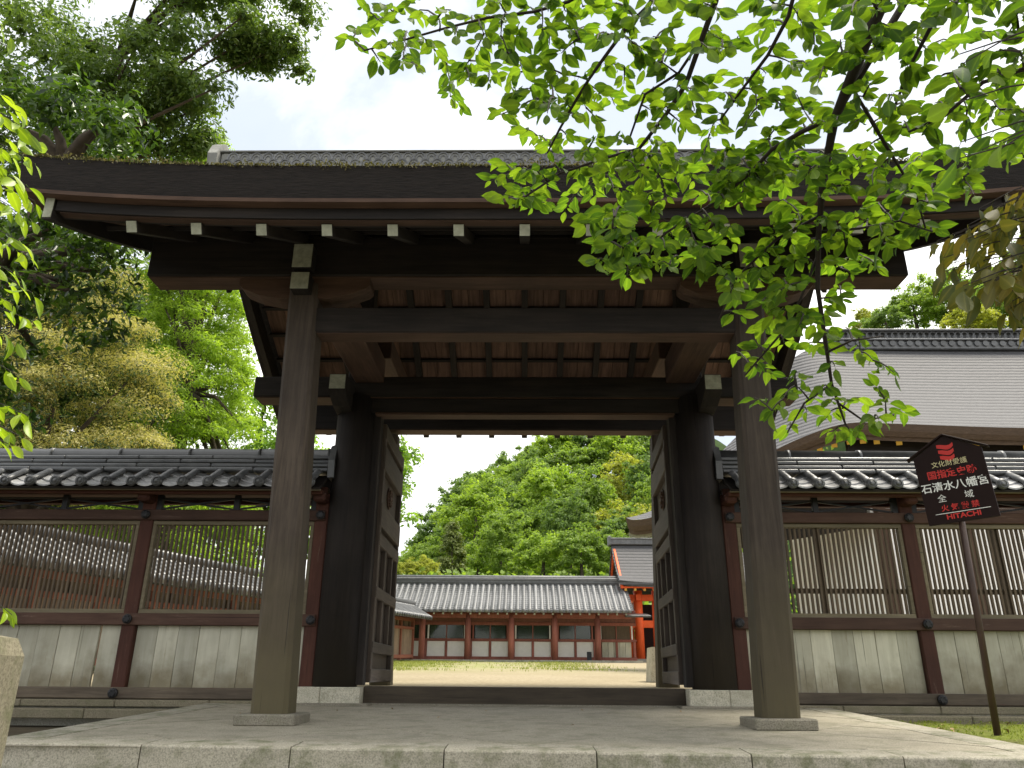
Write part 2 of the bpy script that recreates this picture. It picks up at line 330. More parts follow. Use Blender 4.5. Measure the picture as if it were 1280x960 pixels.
def clip(poly, a, b, c):       # keep a*x+b*y<=c
    out = []
    for i in range(len(poly)):
        p, q = poly[i], poly[(i+1) % len(poly)]; dp, dq = a*p[0]+b*p[1]-c, a*q[0]+b*q[1]-c
        if dp <= 0: out.append(p)
        if (dp < 0) != (dq < 0) and dp != dq:
            t = dp/(dp-dq); out.append((p[0]+(q[0]-p[0])*t, p[1]+(q[1]-p[1])*t))
    return out
KW = .30
S_ = .78; hs = S_/2-.0025
for i in range(-9, 10):
    for j in range(-9, 10):
        cx, cy = (i+j)*S_/math.sqrt(2), 7.2+(i-j)*S_/math.sqrt(2); d = hs*math.sqrt(2)
        po = [(cx-d, cy), (cx, cy-d), (cx+d, cy), (cx, cy+d)]
        for a, b, c in ((-1, 0, -(X0+KW)), (1, 0, X1-KW), (0, 1, Y1-.02), (-.05, -1, -(5.28+KW))):
            if len(po) > 2: po = clip(po, a, b, c)
        if len(po) < 3: continue
        ar = abs(sum(po[k][0]*po[(k+1) % len(po)][1]-po[(k+1) % len(po)][0]*po[k][1] for k in range(len(po))))/2
        if ar < .01: continue
        dz = random.uniform(-.002, .002); n = len(po); mb = MB()
        parts = [po]
        lo = clip(po, 0, 1, 7.0); hi = clip(po, 0, -1, -7.0)
        for q in (lo, hi):
            if len(q) < 3: continue
            n = len(q); v = [(x, y, PZ(y)+dz) for x, y in q]+[(x, y, PZ(y)-.03) for x, y in q]
            mb.add(v, [tuple(range(n))]+[(k, k+n, (k+1) % n+n, (k+1) % n) for k in range(n)])
        put('paving_slab', mb, SLAB, plat)
ks = [X0, -2.46, -1.48, -.50, .45, 1.39, 2.29, X1]
for k in range(7):
    a, b = ks[k]+.004, ks[k+1]-.004; ya, yb = YF(a), YF(b); za = PZ((ya+yb)/2)+random.uniform(-.002, .002); r_ = .014
    pf = lambda y0, z0: [(y0+KW, z0+.012), (y0+r_, z0), (y0+.004, z0-.006), (y0, z0-r_), (y0, z0-.30), (y0+KW, z0-.30)]
    A, B = pf(ya, za), pf(yb, za); n = len(A)
    mb = MB().add([(a, y, z) for y, z in A]+[(b, y, z) for y, z in B], [tuple(range(n)), tuple(range(n, 2*n))[::-1]]+[(i, i+n, (i+1) % n+n, (i+1) % n) for i in range(n)])
    put('kerb_stone', mb, KERB, plat, fix=True)
for xx, sgn in ((X0, 1), (X1, -1)):
    for k in range(5):
        y0 = YF(xx)+KW+.004+k*.80; y1 = min(y0+.792, Y1); mb = MB(); x1 = xx+sgn*KW; zz = [PZ(y0), PZ(y1)]
        v = []
        for y, z in ((y0, zz[0]), (y1, zz[1])): v += [(xx, y, z-.3), (xx, y, z-.012), (xx+sgn*.012, y, z+.003), (x1, y, z+.003), (x1, y, z-.3)]
        mb.add(v, [(0, 1, 2, 3, 4), (9, 8, 7, 6, 5)]+[(i, i+5, (i+1) % 5+5, (i+1) % 5) for i in range(5)])
        put('kerb_stone', mb, KERB, plat, fix=True)
st = thing('stone_steps', None, None, (0, 4, -1.16)); st['kind'] = 'structure'
for k in range(3):
    z1 = -.425-.25*k
    for i in range(5): pbox('step_stone', (-2.5+1.26*i, 5.05-.30*k+.05, z1-.12), (1.25, .62, .24), GRAN, st, .012)
for i in range(12): pbox('retaining_stone', (-15.7+1.05*i, 5.0, -.7), (1.04, .4, .91), GRAN, st, .012)
for i in range(12): pbox('retaining_stone', (4.1+1.05*i, 4.75, -.66), (1.04, .4, 1.05), GRAN, st, .012)
# ------------------------------------------------------------------ the gate
gate = thing('wooden_gate', 'large dark timber shrine gate with thick bark roof and open double doors', 'gate', (0, 9.55, 0))
# front pillars (square, chamfered, leaning out a little) on stone pads; back pillars behind
def pillar(sx, y, name='pillar', lean=.12):
    h = .155; c = .035; poly = [(-h+c, -h), (h-c, -h), (h, -h+c), (h, h-c), (h-c, h), (-h+c, h), (-h, h-c), (-h, -h+c)]
    z0, z1 = .01, 4.0; x0, x1 = sx*2.10, sx*(2.10+lean); n = 8
    v = [(x0+a, y+b, z0) for a, b in poly]+[(x1+a*.95, y+b*.95, z1) for a, b in poly]
    p = put('pillar', MB().add(v, [tuple(range(n))[::-1], tuple(range(n, 2*n))]+[(i, (i+1) % n, (i+1) % n+n, i+n) for i in range(n)]), PIL, gate)
    pbox('base_stone', (x0, y, -.03), (.50, .50, .09), PAD, p, .012)
for sx in (-1, 1): pillar(sx, 6.97); pillar(sx, 12.12)
# main posts, round, on white stone plinths
for sx in (-1, 1):
    po = put('main_post', MB().tube([(sx*2.2, 9.55, .19), (sx*2.2, 9.55, 3.72)], [.255, .245], 28), MAINP, gate, smooth=True)
    po.data.polygons.foreach_set('use_smooth', [len(p.vertices) == 4 for p in po.data.polygons])
    for k in range(2): pbox('plinth_stone', (sx*(2.05+.45*k), 9.55, .09), (.446, .74, .2), PSTONE, po, .01)
    pbox('plinth_step', (sx*2.22, 9.50, .0), (1.02, .9, .05), PAD, po, .008)
pbox('door_sill', (0, 9.52, .1), (3.66, .28, .2), GSILL, gate, .012)
pbox('sill_foot', (0, 9.42, .006), (3.62, .2, .03), PAD, gate, .006)
for sx in (-1, 1): pbox('door_jamb', (sx*1.92, 9.60, 1.86), (.10, .2, 3.3), WZ, gate)
pbox('lintel_beam', (0, 9.52, 3.60), (4.0, .22, .19), WX, gate)
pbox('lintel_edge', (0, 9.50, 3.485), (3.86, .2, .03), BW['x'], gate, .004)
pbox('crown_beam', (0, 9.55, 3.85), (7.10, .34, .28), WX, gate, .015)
pbox('crown_beam_lit_strip', (0, 9.55, 3.704), (7.04, .30, .012), BW['x'], gate, .002)  # brighter brown strip paints the light from below on the crown beam
for yy, s in ((6.97, -1), (12.12, 1)):
    if s < 0:
        pbox('tie_beam', (0, yy, 3.605), (4.3, .24, .27), WX, gate, .012)
        pbox('tie_beam_lit_strip', (0, yy, 3.464), (4.1, .21, .01), BW['x'], gate, .002)  # underside of the tie beam coloured as lit from below
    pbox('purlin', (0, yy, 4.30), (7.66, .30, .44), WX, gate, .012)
    pbox('purlin_lit_strip', (0, yy, 4.072), (7.62, .27, .012), BW['x'], gate, .002)  # lit underside of the purlin, done as a browner strip
    for sx in (-1, 1):
        # boat-shaped bracket under the purlin
        pts = [(-.66, 4.064), (-.66, 3.99), (-.62, 3.95), (-.45, 3.88), (-.25, 3.84), (.25, 3.84), (.45, 3.88), (.62, 3.95), (.66, 3.99), (.66, 4.064)]
        if s < 0: put('boat_bracket', MB().prism([(sx*2.22+a, b) for a, b in pts], yy-.12, yy+.12, 'y'), BW['x'], gate, fix=True)
        for zz, hh, ww in ((4.235, .27, .20), (3.955, .19, .185)):
            if s < 0:
                nose = pbox('beam_nose', (sx*2.22, yy-.10, zz), (ww, .36, hh), WY, gate)
                pbox('white_end', (sx*2.22, yy-.283, zz), (ww-.01, .006, hh-.01), WHITE, nose, .001)
for sx in (-1, 1):
    for s, ya, yb in ((-1, 7.1, 9.38), (1, 9.72, 12.0)):
        pbox('cross_beam', (sx*2.03, (ya+yb)/2, 4.06 if s < 0 else 4.55), (.38, yb-ya, .32), BW['y'], gate, .012)
    arm = put('bracket_arm', MB().prism([(8.86, 3.82), (8.86, 3.62), (8.98, 3.56), (9.15, 3.50), (9.34, 3.47), (9.6, 3.47), (9.6, 3.82)], sx*2.32-.105, sx*2.32+.105, 'x'), WY, gate, fix=True)
    pbox('white_end', (sx*2.32, 8.857, 3.72), (.195, .006, .185), WHITE, arm, .001)
pbox('ridge_purlin', (0, 9.55, 5.62), (8.1, .26, .34), WX, gate)
for x in (-2.2, 2.2): pbox('ridge_strut', (x, 9.55, 4.72), (.26, .22, 1.46), WZ, gate)
# doors, opened inwards
def door(sx, dx):
    hx, hy = sx*1.90, 9.70; wid = 1.74; z0, z1 = .235, 3.44
    rz = math.atan2(wid, dx)       # leaf runs from the hinge towards +Y
    M = T(hx, hy, 0, rz)
    dr = put('door', MB().box((wid/2, 0, (z0+z1)/2), (wid, .035, z1-z0), .004), DOORW['z'], gate, M)
    fy = -.045*1 if sx > 0 else .045   # face towards the passage
    fy = (1 if sx > 0 else -1)*.045
    def piece(nm, x, z, w_, h_, mt, t=.06, k=1.0): 
        for f_ in (fy, -fy): pbox2(nm, M, (x, f_*k, z), (w_, t, h_), mt, dr)
    for x in (.06, wid-.06): piece('stile', x, (z0+z1)/2, .12, z1-z0-.002, DOORW['z'])
    for z, h in ((3.33, .19), (2.99, .32), (2.24, .30), (1.93, .16), (1.28, .14), (.635, .13), (.315, .15)):
        piece('rail', wid/2, z, wid-.01, h, DOORW['x'], .075)
    for x in (.62, 1.22):
        for za, zb in ((.70, 1.21), (1.35, 1.85)): piece('muntin', x, (za+zb)/2, .09, zb-za, DOORW['z'], .06)
    for f_ in (fy, -fy):
        # rayed flower crest, sixteen petals
        mb = MB().tube([(0, 0, 0), (0, .012, 0), (0, .016, 0)], [.15, .15, .12], 32); mb.tube([(0, .016, 0), (0, .034, 0)], [.035, .03], 12)
        for q in range(16):
            a = q*math.pi/8; mb.tube([(math.cos(a)*.05, .018, math.sin(a)*.05), (math.cos(a)*.12, .022, math.sin(a)*.12)], [.009, .02], 6)
        put('crest', mb, BW['y'], dr, M @ T(wid/2, f_*.55 if f_ > 0 else f_*.55, 2.62, 0 if f_ > 0 else math.pi))
def pbox2(name, M, c, d, mat, parent, ch=.008):
    key = (tuple(round(q, 4) for q in d), ch, mat.name)
    if key not in BOXC: BOXC[key] = MB().box((0, 0, 0), d, ch).mesh(name, mat)
    return link(bpy.data.objects.new(name, BOXC[key]), parent, M @ Matrix.Translation(c))
door(-1, -.03); door(1, .10)
# roof: thick bark shell with an upturned eave
HL = 4.40
LIFT = lambda x: .13*(abs(x)/HL)**4
NT, xs = 16, [-HL+2*HL*i/44 for i in range(45)]
def prof(t): return 5.5+4.05*t, 4.42+2.88*(.62*t+.38*t*t)
def shell(side):
    top = []; bot = []
    for i in range(NT+1):
        t = i/NT; t = t if side < 0 else .15+.85*t; y, z = prof(t); y2 = 5.54+4.01*t; z2 = 4.10+(2.2)*(.72*t+.28*t*t)
        yy = y if side < 0 else 19.1-y; yy2 = y2 if side < 0 else 19.1-y2; k = 1-t*.6
        top.append([(x*(1+.0*t), yy, z+LIFT(x)*k) for x in xs]); bot.append([(x*.992, yy2, z2+LIFT(x)*k) for x in xs])
    mb = MB(); mb.grid(top); mb.grid(bot)
    for j in (0,): mb.grid([top[j], bot[j]])
    mb.grid([[r_[0] for r_ in top], [r_[0] for r_ in bot]]); mb.grid([[r_[-1] for r_ in top], [r_[-1] for r_ in bot]])
    return mb
roof = put('roof', shell(-1), BARK, gate, fix=True)
mb = shell(1); rb = put('roof_back_slope', mb, BARK, gate, fix=True)
def xstrip(name, y0, y1, z0, z1, mat, parent, hl, k=1.0):
    mb = MB(); n = 36; P = []
    for i in range(n+1):
        x = -hl+2*hl*i/n; l = LIFT(x)*k; P.append([(x, y0, z0+l), (x, y0, z1+l), (x, y1, z1+l), (x, y1, z0+l), (x, y0, z0+l)])
    mb.grid(P); mb.add([P[0][k_] for k_ in range(4)], [(0, 1, 2, 3)]); mb.add([P[-1][k_] for k_ in range(4)], [(3, 2, 1, 0)])
    return put(name, mb, mat, parent, fix=True)
BACK = lambda y: 19.1-y
for f in (lambda y: y, BACK):
    EO = 0 if f(1) == 1 else .61; EZ = EO*.534
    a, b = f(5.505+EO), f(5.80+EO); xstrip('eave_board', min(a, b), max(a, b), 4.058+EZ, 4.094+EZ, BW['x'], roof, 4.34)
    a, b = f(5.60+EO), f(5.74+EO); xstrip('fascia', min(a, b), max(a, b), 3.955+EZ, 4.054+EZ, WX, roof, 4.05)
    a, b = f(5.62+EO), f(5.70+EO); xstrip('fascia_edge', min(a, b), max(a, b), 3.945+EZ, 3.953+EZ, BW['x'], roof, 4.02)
    RZ = 3.895+EZ; dy = f(9.5)-f(5.69+EO)
    for k in range(-6, 7):
        x = k*.568; l = LIFT(x)*.9
        rf = span('rafter', (x, f(5.69+EO), RZ+l), (x, f(9.5), 5.93), .095, .105, WY, roof)
        en = T(x, f(5.687+EO), RZ+l, 0, math.atan2(5.93-RZ-l, dy))
        put('white_end', MB().box((0, 0, 0), (.088, .006, .097)), WHITE, rf, en)
    # ceiling planks over the rafters, and cross battens
    for k in range(-14, 14):
        x = (k+.5)*.284; l = LIFT(x)*.6
        span('roof_plank', (x, f(5.78+EO), 4.058+EZ+l), (x, f(9.5), 6.045), .278, .022, CEIL, roof, .003)
    for t in (.16, .30, .44, .58, .72, .86):
        y = f(5.69+EO)+dy*t; z = RZ+(5.93-RZ)*t+.085
        pbox('batten', (0, y, z), (8.0, .055, .045), WX, roof, .004, rx=math.atan2(5.93-RZ, dy))
    for sx in (-1, 1):
        # bargeboard with white end, curving down to the eave
        P = []; n = 12
        for i in range(n+1):
            t = (i/n if not EO else .15+.85*i/n); y = 5.585+3.965*t; zc_ = 4.02+.10*(1-t)**3+1.95*(.85*t+.15*t*t); P.append((y, zc_))
        up = [(f(y), z+.13) for y, z in P]; dn = [(f(y), z-.17) for y, z in P]; mb = MB(); v = []
        for x in (sx*4.06, sx*4.14): v += [(x, a, b) for a, b in up]+[(x, a, b) for a, b in dn]
        q = n+1; fs = []
        for i in range(n): fs += [(i, i+1, q+i+1, q+i), (2*q+i, 3*q+i, 3*q+i+1, 2*q+i+1), (i, 2*q+i, 2*q+i+1, i+1), (q+i, q+i+1, 3*q+i+1, 3*q+i)]
        fs += [(0, q, 3*q, 2*q), (q-1, 3*q-1, 4*q-1, 2*q-1)]
        bb = put('bargeboard', mb.add(v, fs), WY, roof, fix=True)
        if not EO: pbox('white_end', (sx*4.10, f(5.581), 4.105), (.075, .006, .28), WHITE, bb, .001)
for sx in (-1, 1):
    pr_ = [(0, 0), (.16, -.02), (.24, -.14), (.15, -.2), (.2, -.34), (.09, -.42), (0, -.55), (-.09, -.42), (-.2, -.34), (-.15, -.2), (-.24, -.14), (-.16, -.02)]
    pen = put('gable_pendant', MB().prism([(9.55+a, 5.86+b) for a, b in pr_], sx*4.15-.03, sx*4.15+.03, 'x'), WZ, roof, fix=True)
# ridge of grey tiles with a ring pattern, end blocks
rg = put('ridge', MB().box((0, 9.55, 7.36), (8.96, .44, .30), .01), TILER, gate)
for z, wd in ((7.525, .5), (7.245, .56)): pbox('ridge_course', (0, 9.55, z), (9.0, wd, .035), TILER, rg, .01)
cap = MB(); cap.tube([(-4.5, 9.55, 7.56), (4.5, 9.55, 7.56)], [.12, .12], 14); put('ridge_cap', cap, TILER, rg, smooth=True)
arc = MB(); arc.tube([(.085*math.cos(a), 0, .115*math.sin(a)) for a in [math.pi*i/8 for i in range(9)]], [.014]*9, 5); arc.tube([(.045*math.cos(a), 0, .065*math.sin(a)) for a in [math.pi*i/6 for i in range(7)]], [.01]*7, 5)
arcm = arc.mesh('ridge_arc', TILEF)
for i in range(52):
    for r_ in range(2): put('ridge_arc', arcm, None, rg, T(-4.38+.172*i+(.086 if r_ else 0), 9.325, 7.275+.115*r_))
for sx in (-1, 1):
    eb = put('ridge_end_tile', MB().prism([(-.30, 0), (.30, 0), (.34, .25), (.24, .46), (.10, .58), (-.10, .58), (-.24, .46), (-.34, .25)], -.07, .07, 'x'), TILER, rg, T(sx*4.56, 9.55, 7.18), fix=True)
# moss and litter fringe along the eave
n = 6500; X = RS.uniform(-HL, HL, n); tt = RS.rand(n)**3*.10
P = np.stack([X, 5.5+4.05*tt-.005, 4.425+2.88*.62*tt+.13*(abs(X)/HL)**4], 1)+RS.normal(size=(n, 3))*.012*(1+(noise_x := np.sin(X*3.1)+np.sin(X*7.7+1)+np.sin(X*17.3))[:, None].clip(-.9, 3)*.45)
FR = leafmat('eave_moss', ((.04, .035, .015), (.09, .085, .03), (.17, .145, .07)), .2, .9)
o = put('moss_fringe', leafmesh('moss_fringe', P, RS.normal(size=(n, 3)), np.array([0, -.3, 1.])+RS.normal(size=(n, 3))*.5, .02+.02*RS.rand(n), .5, FR), None, roof); o['kind'] = 'stuff'
# ------------------------------------------------------------------ roofed lattice walls left and right of the gate
rt = MB(); v = []; L_ = .36
def halfpipe(r, y0, z0, y1, z1, n=8, seg=3):
    mb = MB(); rows = []
    for s in range(seg):
        for e, (t, k) in enumerate(((s/seg, 1.0), ((s+1)/seg-.001, .9))):
            y = y0+(y1-y0)*t; z = z0+(z1-z0)*t
            rows.append([(math.cos(a)*r*k, y, z+math.sin(a)*r*k) for a in [math.pi*i/n for i in range(n+1)]])
    mb.grid(rows); return mb
def round_tile_mesh(y0, z0, y1, z1, r, mat):
    mb = halfpipe(r, y0, z0, y1, z1)
    mb.tube([(0, y0-.02, z0), (0, y0+.02, z0)], [r*1.25, r*1.25], 18); mb.tube([(0, y0-.026, z0), (0, y0-.018, z0)], [r*.45, r*.5], 10)
    ring = [(math.cos(a)*r*.85, y0-.022, z0+math.sin(a)*r*.85) for a in [2*math.pi*i/16 for i in range(17)]]
    mb.tube(ring, [.006]*17, 4); return mb.mesh('round_tile', mat, True)
def pan_mesh(w_, y0, z0, y1, z1, mat, sag=.045, th=.018):
    n = 6; top = []; bot = []
    for y, z in ((y0, z0), (y1, z1)):
        top.append([(-w_/2+w_*i/n, y, z+sag*(2*i/n-1)**2) for i in range(n+1)]); bot.append([(x, yy, zz-th) for x, yy, zz in top[-1]])
    mb = MB(); mb.grid(top); mb.grid(bot); mb.grid([top[0], bot[0]]); return fixn(mb.mesh('pan_tile', mat))
PITCH = .31
RT_ = round_tile_mesh(9.05, 2.50, 9.46, 2.74, .052, TILE); PT_ = [pan_mesh(.26, 9.07+.135*k, 2.445+.079*k+.012, 9.07+.135*(k+1)+.04, 2.445+.079*(k+1)+.023-.012, PANT_GLARE) for k in range(3)]
MIR = Matrix.Translation((0, 19.1, 0)) @ Matrix.Diagonal((1, -1, 1, 1))
stud = MB(); stud.tube([(0, 0, 0), (0, -.02, 0), (0, -.035, 0)], [.055, .055, .03], 12)
for q in range(6): a = q*math.pi/3; stud.tube([(math.cos(a)*.03, -.02, math.sin(a)*.03), (math.cos(a)*.03, -.04, math.sin(a)*.03)], [.016, .01], 6)
STUD = stud.mesh('stud', IRON)
def wall(sx, label):
    wl = thing('roofed_wall', label, 'wall', (sx*5.2, 9.55, 0))
    XE = 8.9; xi = 2.47
    ux = lambda a: sx*a
    posts = [2.52, 4.70, 6.88, 8.85]
    for p in posts:
        po = pbox('post', (ux(p), 9.55, 1.30), (.165, .165, 2.30), RED['z'], wl, .012)
        for z in (2.165, .92): link(bpy.data.objects.new('stud', STUD), po, T(ux(p), 9.427, z))
        link(bpy.data.objects.new('stud', STUD), po, T(ux(p)-.0, 9.40, .105))
        pbox('bracket', (ux(p), 9.40, 2.365), (.15, .28, .12), RED['x'], po, .03)
    ln = XE-xi; mx_ = (XE+xi)/2
    for k in range(6):
        pbox('base_stone', (ux(xi+ln/6*(k+.5)), 9.50, .0), (ln/6-.006, .42, .075), BASES, wl, .01)
        pbox('kerb_stone', (ux(xi+ln/6*(k+.5)+.2), 9.16, -.10), (ln/6-.006, .22, .10), BASES, wl, .01)
    pbox('foundation', (ux(mx_), 9.62, -.20), (ln+.1, .5, .32), GRAN, wl, .01)
    pbox('sill', (ux(mx_), 9.55, .105), (ln, .26, .125), SILLW, wl, .012)
    pbox('middle_rail', (ux(mx_), 9.55, .92), (ln, .215, .135), REDF['x'], wl, .008)
    pbox('upper_rail', (ux(mx_), 9.55, 2.165), (ln, .215, .13), REDF['x'], wl, .008)
    pbox('eave_beam', (ux(mx_), 9.55, 2.475), (ln, .20, .10), RED['x'], wl, .008)
    pbox('front_eave_beam', (ux(mx_), 9.24, 2.405), (ln, .09, .055), RED['x'], wl, .006)
    pbox('back_eave_beam', (ux(mx_), 9.86, 2.405), (ln, .09, .055), RED['x'], wl, .006)
    pbox('eave_batten', (ux(mx_), 9.12, 2.415), (ln, .05, .025), LFRAME, wl, .004)
    pbox('roof_bed', (ux(mx_), 9.30, 2.545), (ln, .50, .03), WX, wl, .004, rx=math.atan2(.24, .41))
    pbox('roof_bed', (ux(mx_), 9.80, 2.545), (ln, .50, .03), WX, wl, .004, rx=-math.atan2(.24, .41))
    for i in range(len(posts)-1):
        a, b = posts[i]+.085, posts[i+1]-.085; wd = b-a; c = (a+b)/2
        # boards below, one gap left open in the outer left bay
        nb = 8; bw_ = wd/nb
        for k in range(nb):
            gap = .03 if (sx < 0 and i == 1 and k == 1) else .004
            pbox('board', (ux(a+bw_*(k+.5)+(gap/2-.002)), 9.55+random.uniform(-.006, .006), .51), (round(bw_-gap, 4), .035, .695), PANEL, wl, .003, ry=random.uniform(-.002, .002))
        # lattice window
        for z in (2.072, 1.012): pbox('lattice_frame', (ux(c), 9.52, z), (wd, .075, .05), LFRAME, wl, .004)
        for x in (a+.022, b-.022): pbox('lattice_frame', (ux(x), 9.52, 1.542), (.042, .075, 1.008), LFRAME, wl, .004)
        ns = 33; ax, bx = a+.05, b-.05
        for k in range(ns): pbox('lattice_bar', (ux(ax+(bx-ax)*(k+.5)/ns), 9.525, 1.542), (.028, .03, 1.01), LATT, wl, .003)
        if sx > 0: pbox('lattice_cross_bar', (ux(c), 9.552, 1.30), (wd-.09, .02, .06), LATT, wl, .003)
        if sx > 0: pbox('mullion', (ux(c-.02), 9.57, 1.542), (.07, .06, 1.06), LATT, wl, .004)
        # openwork band of crossed strips
        for k in range(3):
            x = a+.03+(wd-.06)*k/2; pbox('strut', (ux(x), 9.52, 2.328), (.07, .06, .19), IRON, wl, .004)
        for k in range(2):
            xa, xb = a+.065+(wd-.06)*k/2, a-.005+(wd-.06)*(k+1)/2; l = xb-xa; an = math.atan2(.13, l)
            for s in (-1, 1): pbox('cross_strip', (ux((xa+xb)/2), 9.52+.012*s, 2.315), (round(math.hypot(l, .13), 3), .018, .022), IRON, wl, .002, ry=s*an)
    nc = int(ln/PITCH)
    for k in range(nc):
        x = ux(xi+.12+PITCH*k)
        link(bpy.data.objects.new('round_tile', RT_), wl, T(x, 0, 0)); link(bpy.data.objects.new('round_tile', RT_), wl, T(x, 0, 0) @ MIR)
        for q in range(3): link(bpy.data.objects.new('pan_tile', PT_[q]), wl, T(x+ux(PITCH/2), random.uniform(-.004, .004), random.uniform(-.003, .003)))
        if k % 2 == 0: link(bpy.data.objects.new('pan_tile', PT_[0]), wl, T(x+ux(PITCH/2), 0, 0) @ MIR)
    for c, (z, wd) in enumerate(((2.735, .36), (2.79, .32), (2.845, .29), (2.90, .26))):
        l = .95; k = 0; x = xi-.4*(c % 2)
        while x < XE:
            x0, x1 = max(x, xi), min(x+l, XE)
            if x1-x0 > .05: pbox('ridge_course', (ux((x0+x1)/2), 9.55, z+random.uniform(-.003, .003)), (round(x1-x0-.006, 3), wd, .046), TILE, wl, .014)
            x += l
    cap = MB(); cap.tube([(-.445, 0, 0), (.40, 0, 0), (.405, 0, 0), (.445, 0, 0)], [.09, .082, .095, .095], 16); cm = cap.mesh('ridge_cap', TILE, True)
    for k in range(int(ln/.9)+1): link(bpy.data.objects.new('ridge_cap', cm), wl, T(ux(xi+.46+.9*k), 9.55, 2.955))
    put('ridge_end_tile', MB().prism([(-.22, 0), (.22, 0), (.24, .22), (.15, .42), (0, .48), (-.15, .42), (-.24, .22)], -.04, .04, 'x'), TILE, wl, T(ux(xi-.05), 9.55, 2.62), fix=True)
    return wl
wall(-1, 'tile-capped red lattice wall on the left of the gate, trees behind it')
wall(1, 'tile-capped red lattice wall on the right of the gate, behind the notice board')
# ------------------------------------------------------------------ corridor across the courtyard
RDC = wood('corridor_red', (.25, .085, .062), (.36, .14, .105), 'z', wear=(.34, .21, .17))
PLAS = plain('plaster', (.72, .70, .66), .9, .06, 5, .05)
def glassmat(name, c):
    m, n, b = newmat(name); b.inputs['Base Color'].default_value = (*c, 1); b.inputs['Roughness'].default_value = .08; b.inputs['Specular IOR Level'].default_value = .6
    b.inputs['Alpha'].default_value = .75; return m
PANE = glassmat('window_pane', (.03, .05, .03))
cor = thing('corridor', 'long red-pillared corridor with grey tiled roof across the courtyard', 'building', (-.8, 38.3, .95))
XA, XB = -6.6, 4.62; zg = .93
bays = [-6.6, -4.75, -2.62, -.6, 1.42, 3.42, 5.3]
for i, x in enumerate(bays):
    if x < 5: put('column', MB().tube([(0, 0, 0), (0, 0, 2.1)], [.15, .14], 14), RDC, cor, T(x, 37.5, zg), smooth=True)
def hbar(name, x0, x1, y, z, d, h, mt, p=cor): return pbox(name, ((x0+x1)/2, y, z), (x1-x0, d, h), mt, p, .008)
hbar('foundation', XA-.2, 5.4, 38.0, zg-.0, 1.6, .16, GRAN); 
hbar('sill', XA, 5.3, 38.3, zg+.16, .16, .16, RDC); hbar('rail', XA, 5.3, 38.3, zg+.98, .14, .12, RDC); hbar('upper_rail', XA, 5.3, 38.3, zg+1.72, .14, .14, RDC)
hbar('eave_beam', XA, 5.0, 37.5, zg+2.02, .2, .2, RDC); hbar('wall_plate', XA, 5.3, 38.3, zg+2.2, .2, .3, RDC); hbar('transom', XA, 5.3, 38.3, zg+1.92, .05, .26, plain('transom_board', (.2, .09, .07), .8))
for i in range(len(bays)-1):
    a, b = bays[i]+.1, bays[i+1]-.1
    for x in (a, (a+b)/2, b): pbox('stud', (x, 38.28, zg+.58), (.11, .14, .68), RDC, cor)
    last = i == 5
    if last:
        for k in range(5): pbox('pale_board', (a+.15+(b-a-.3)*(k+.5)/5, 38.3, zg+.58), ((b-a-.3)/5-.01, .05, .7), PANEL, cor, .004)
    else:
        for k in range(2):
            x0 = a+(b-a)/2*k+.06; x1 = x0+(b-a)/2-.12; pbox('white_panel', ((x0+x1)/2, 38.3, zg+.58), (x1-x0, .05, .68), PLAS, cor, .004)
    wn = pbox('window', ((a+b)/2, 38.3, zg+1.345), (b-a-.36, .02, .62), PANE if not last else LATT, cor, .002)
    for x in (a+.1, b-.1): pbox('window_post', (x, 38.28, zg+1.345), (.07, .1, .62), PLAS if i % 2 else RDC, wn)
    pbox('window_bar', ((a+b)/2, 38.28, zg+1.345), (.05, .06, .62), RDC, wn)
hbar('back_wall', XA, 5.3, 40.4, zg+1.1, .1, 2.2, plain('back_lattice', (.05, .05, .03), .9))
# roof of the corridor: slope bed + each round tile row
ez, ey, rz_, ry_ = 3.12, 36.85, 4.62, 39.45
bed = MB(); bed.prism([(ey, ez-.05), (ey, ez+.03), (ry_, rz_), (2*ry_-ey, ez+.03), (2*ry_-ey, ez-.05), (ry_, rz_-.14)], XA-.4, 4.95, 'x')
rf = put('roof', bed, TILEF, cor, fix=True)
row = MB(); K = 14; rows = []
for i in range(K):
    for t, k in ((i/K, 1.0), ((i+1)/K-.002, .86)):
        y = ey-.03+(ry_-ey)*t; z = ez+.03+(rz_-ez)*(.9*t+.1*t*t)-.02; rows.append([(math.cos(a)*.085*k, y, z+math.sin(a)*.085*k) for a in [math.pi*q/6 for q in range(7)]])
row.grid(rows); row.tube([(0, ey-.06, ez+.03), (0, ey-.02, ez+.03)], [.1, .1], 10); rowm = row.mesh('tile_row', TILEF, True)
pan = MB(); rows = []
for i in range(K):
    for t, dz in ((i/K, .03), ((i+1)/K-.002, .0)):
        y = ey+(ry_-ey)*t; z = ez+.01+(rz_-ez)*(.9*t+.1*t*t)+dz; rows.append([(-.07, y, z+.03), (-.03, y, z), (.03, y, z), (.07, y, z+.03)])
pan.grid(rows); panm = pan.mesh('pan_row', TILE)
nrow = 42
for k in range(nrow):
    x = XA-.3+(4.85-XA+.3)*k/(nrow-1); link(bpy.data.objects.new('tile_row', rowm), rf, T(x, 0, 0)); link(bpy.data.objects.new('pan_row', panm), rf, T(x+.135, 0, 0.02))
for k in range(28):
    x = XA-.1+(4.8-XA)*k/27; span('rafter', (x, ey+.05, ez-.11), (x, 38.3, ez+.62), .09, .09, RDC, rf); pbox('white_end', (x, ey+.035, ez-.112), (.08, .01, .08), WHITE, rf, .001)
rg2 = put('ridge', MB().box(((XA+4.7)/2, ry_, 4.74), (4.7-XA, .4, .34), .03), TILEF, cor)
for z in (4.66, 4.80): pbox('ridge_course', ((XA+4.7)/2, ry_, z), (4.72-XA, .46, .03), TILE, rg2, .01)
